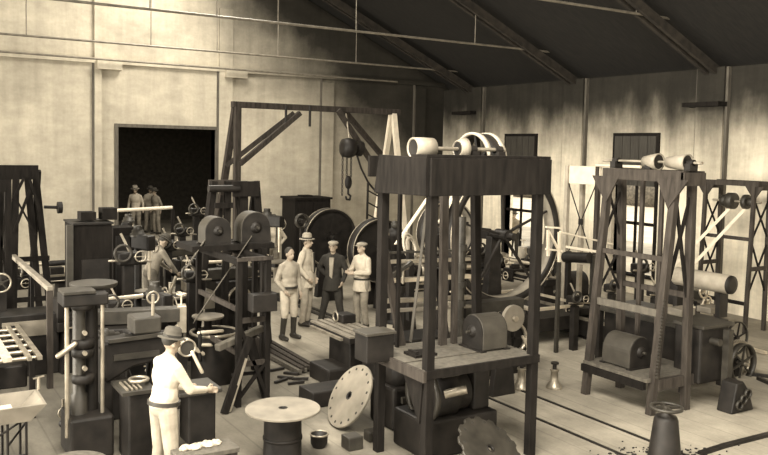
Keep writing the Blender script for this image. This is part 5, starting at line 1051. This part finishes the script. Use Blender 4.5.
mech(128, 258, 14.0, 'geared mechanism with handwheel left of the bending worker', 1.1)
mech(116, 306, 12.7, 'geared mechanism right of the round press table', .9)
mech(182, 232, 19.6, 'geared mechanism in front of the right half of the doorway')
mech(196, 212, 20.6, 'far geared mechanism close to the right doorway post')
mech(168, 246, 17.2, 'geared mechanism just beyond the bending worker')
mech(192, 276, 13.0, 'geared mechanism under the smaller drum', .9)
mech(440, 262, 11.4, 'geared mechanism behind the front left post of the stand', .9)
mech(480, 252, 14.4, 'geared mechanism seen right of the stand uprights')
mech(497, 262, 13.4, 'geared mechanism left of the great wheel pedestal', .9)
mech(528, 262, 14.9, 'geared mechanism behind the front right post of the stand', .9)
mech(575, 300, 10.6, 'geared mechanism on the floor side of the long low bed', .8)
mech(612, 288, 10.9, 'geared mechanism seen through the right rig, left half', .8)
mech(640, 268, 12.0, 'geared mechanism seen through the middle of the right rig')
mech(655, 292, 10.2, 'geared mechanism behind the near leg of the right rig', .8)
for i, (x, y, Y) in enumerate(((463, 228, 14.2), (395, 225, 14.0))):
    q = aty(x, y, Y); t = thing('pump_column', ('slim black pump column behind the middle of the stand', 'slim black pump column seen behind the left posts of the stand')[i], 'pump', (q.x, Y, 0))
    build(M().rev((q.x, Y, 0), 'Z', [(0, .2), (.05, .2), (.08, .08), (q.z-.3, .08), (q.z-.25, .15), (q.z-.1, .15), (q.z-.05, .06)], 18), 'body', 'cast_iron', t); build(M().ell((q.x, Y, q.z), .09, .09, .09), 'ball_cap', 'grey_iron', t); build(M().bar((q.x-.3, Y, q.z-.18), (q.x+.3, Y, q.z-.18), .05, .05), 'arm', 'worn_steel', t)
lathe('lathe lying between the black left rig and the machine cabinet', (2.5, 17.8, 0), 1.8, .1)
shaper('shaping machine at the far left behind the handrail', (1.2, 14.9, 0), .4)
lathe('lathe close behind the thick arm machine', (2.9, 10.8, 0), 1.2, .05, H=.8)
# ------------------------------------------------------------------ light
w = bpy.data.worlds.new('world'); SC.world = w; w.use_nodes = True
bg = w.node_tree.nodes['Background']; bg.inputs[0].default_value = (1, .93, .80, 1); bg.inputs[1].default_value = 1.6
def area(name, loc, rot, sx, sy, e):
    l = bpy.data.lights.new(name, 'AREA'); l.shape = 'RECTANGLE'; l.size = sx; l.size_y = sy; l.energy = e; l.color = (1, .93, .80)
    o = bpy.data.objects.new(name, l); COL.objects.link(o); o.location = loc; o.rotation_euler = [math.radians(a) for a in rot]; return o
# daylight through the left windows (area light fills each opening, facing +X)
for i, (a, b, c, d) in enumerate(LW): area('window_light', (XL-.35, (a+b)/2, (c+d)/2), (0, -83, 0), d-c, b-a, 270).data.spread = math.radians(100)
# daylight through the roof light strip
area('roof_light', (2.0, 3, EAVE+SL*(2-XL)+.3), (0, -24, 0), 2.8, 12, 175*12)
area('roof_light', (7.3, 19.1, EAVE+SL*(XR-7.3)+.25), (0, 24, 0), 2.2, 4.6, 620)
area('annex_fill', (9, 28, 4.5), (0, 0, 0), 3, 3, 160)  # added fill lamp, lifts the dim annex and the men inside
area('front_fill', (6, YF-.4, 2.4), (90, 0, 0), 16, 4.2, 250)  # added fill behind the camera, at the unseen front opening
vs = SC.view_settings; SC.display_settings.display_device = 'sRGB'
vs.view_transform = 'Standard'; vs.look = 'None'; vs.exposure = 1.0; vs.gamma = 1; vs.use_curve_mapping = False
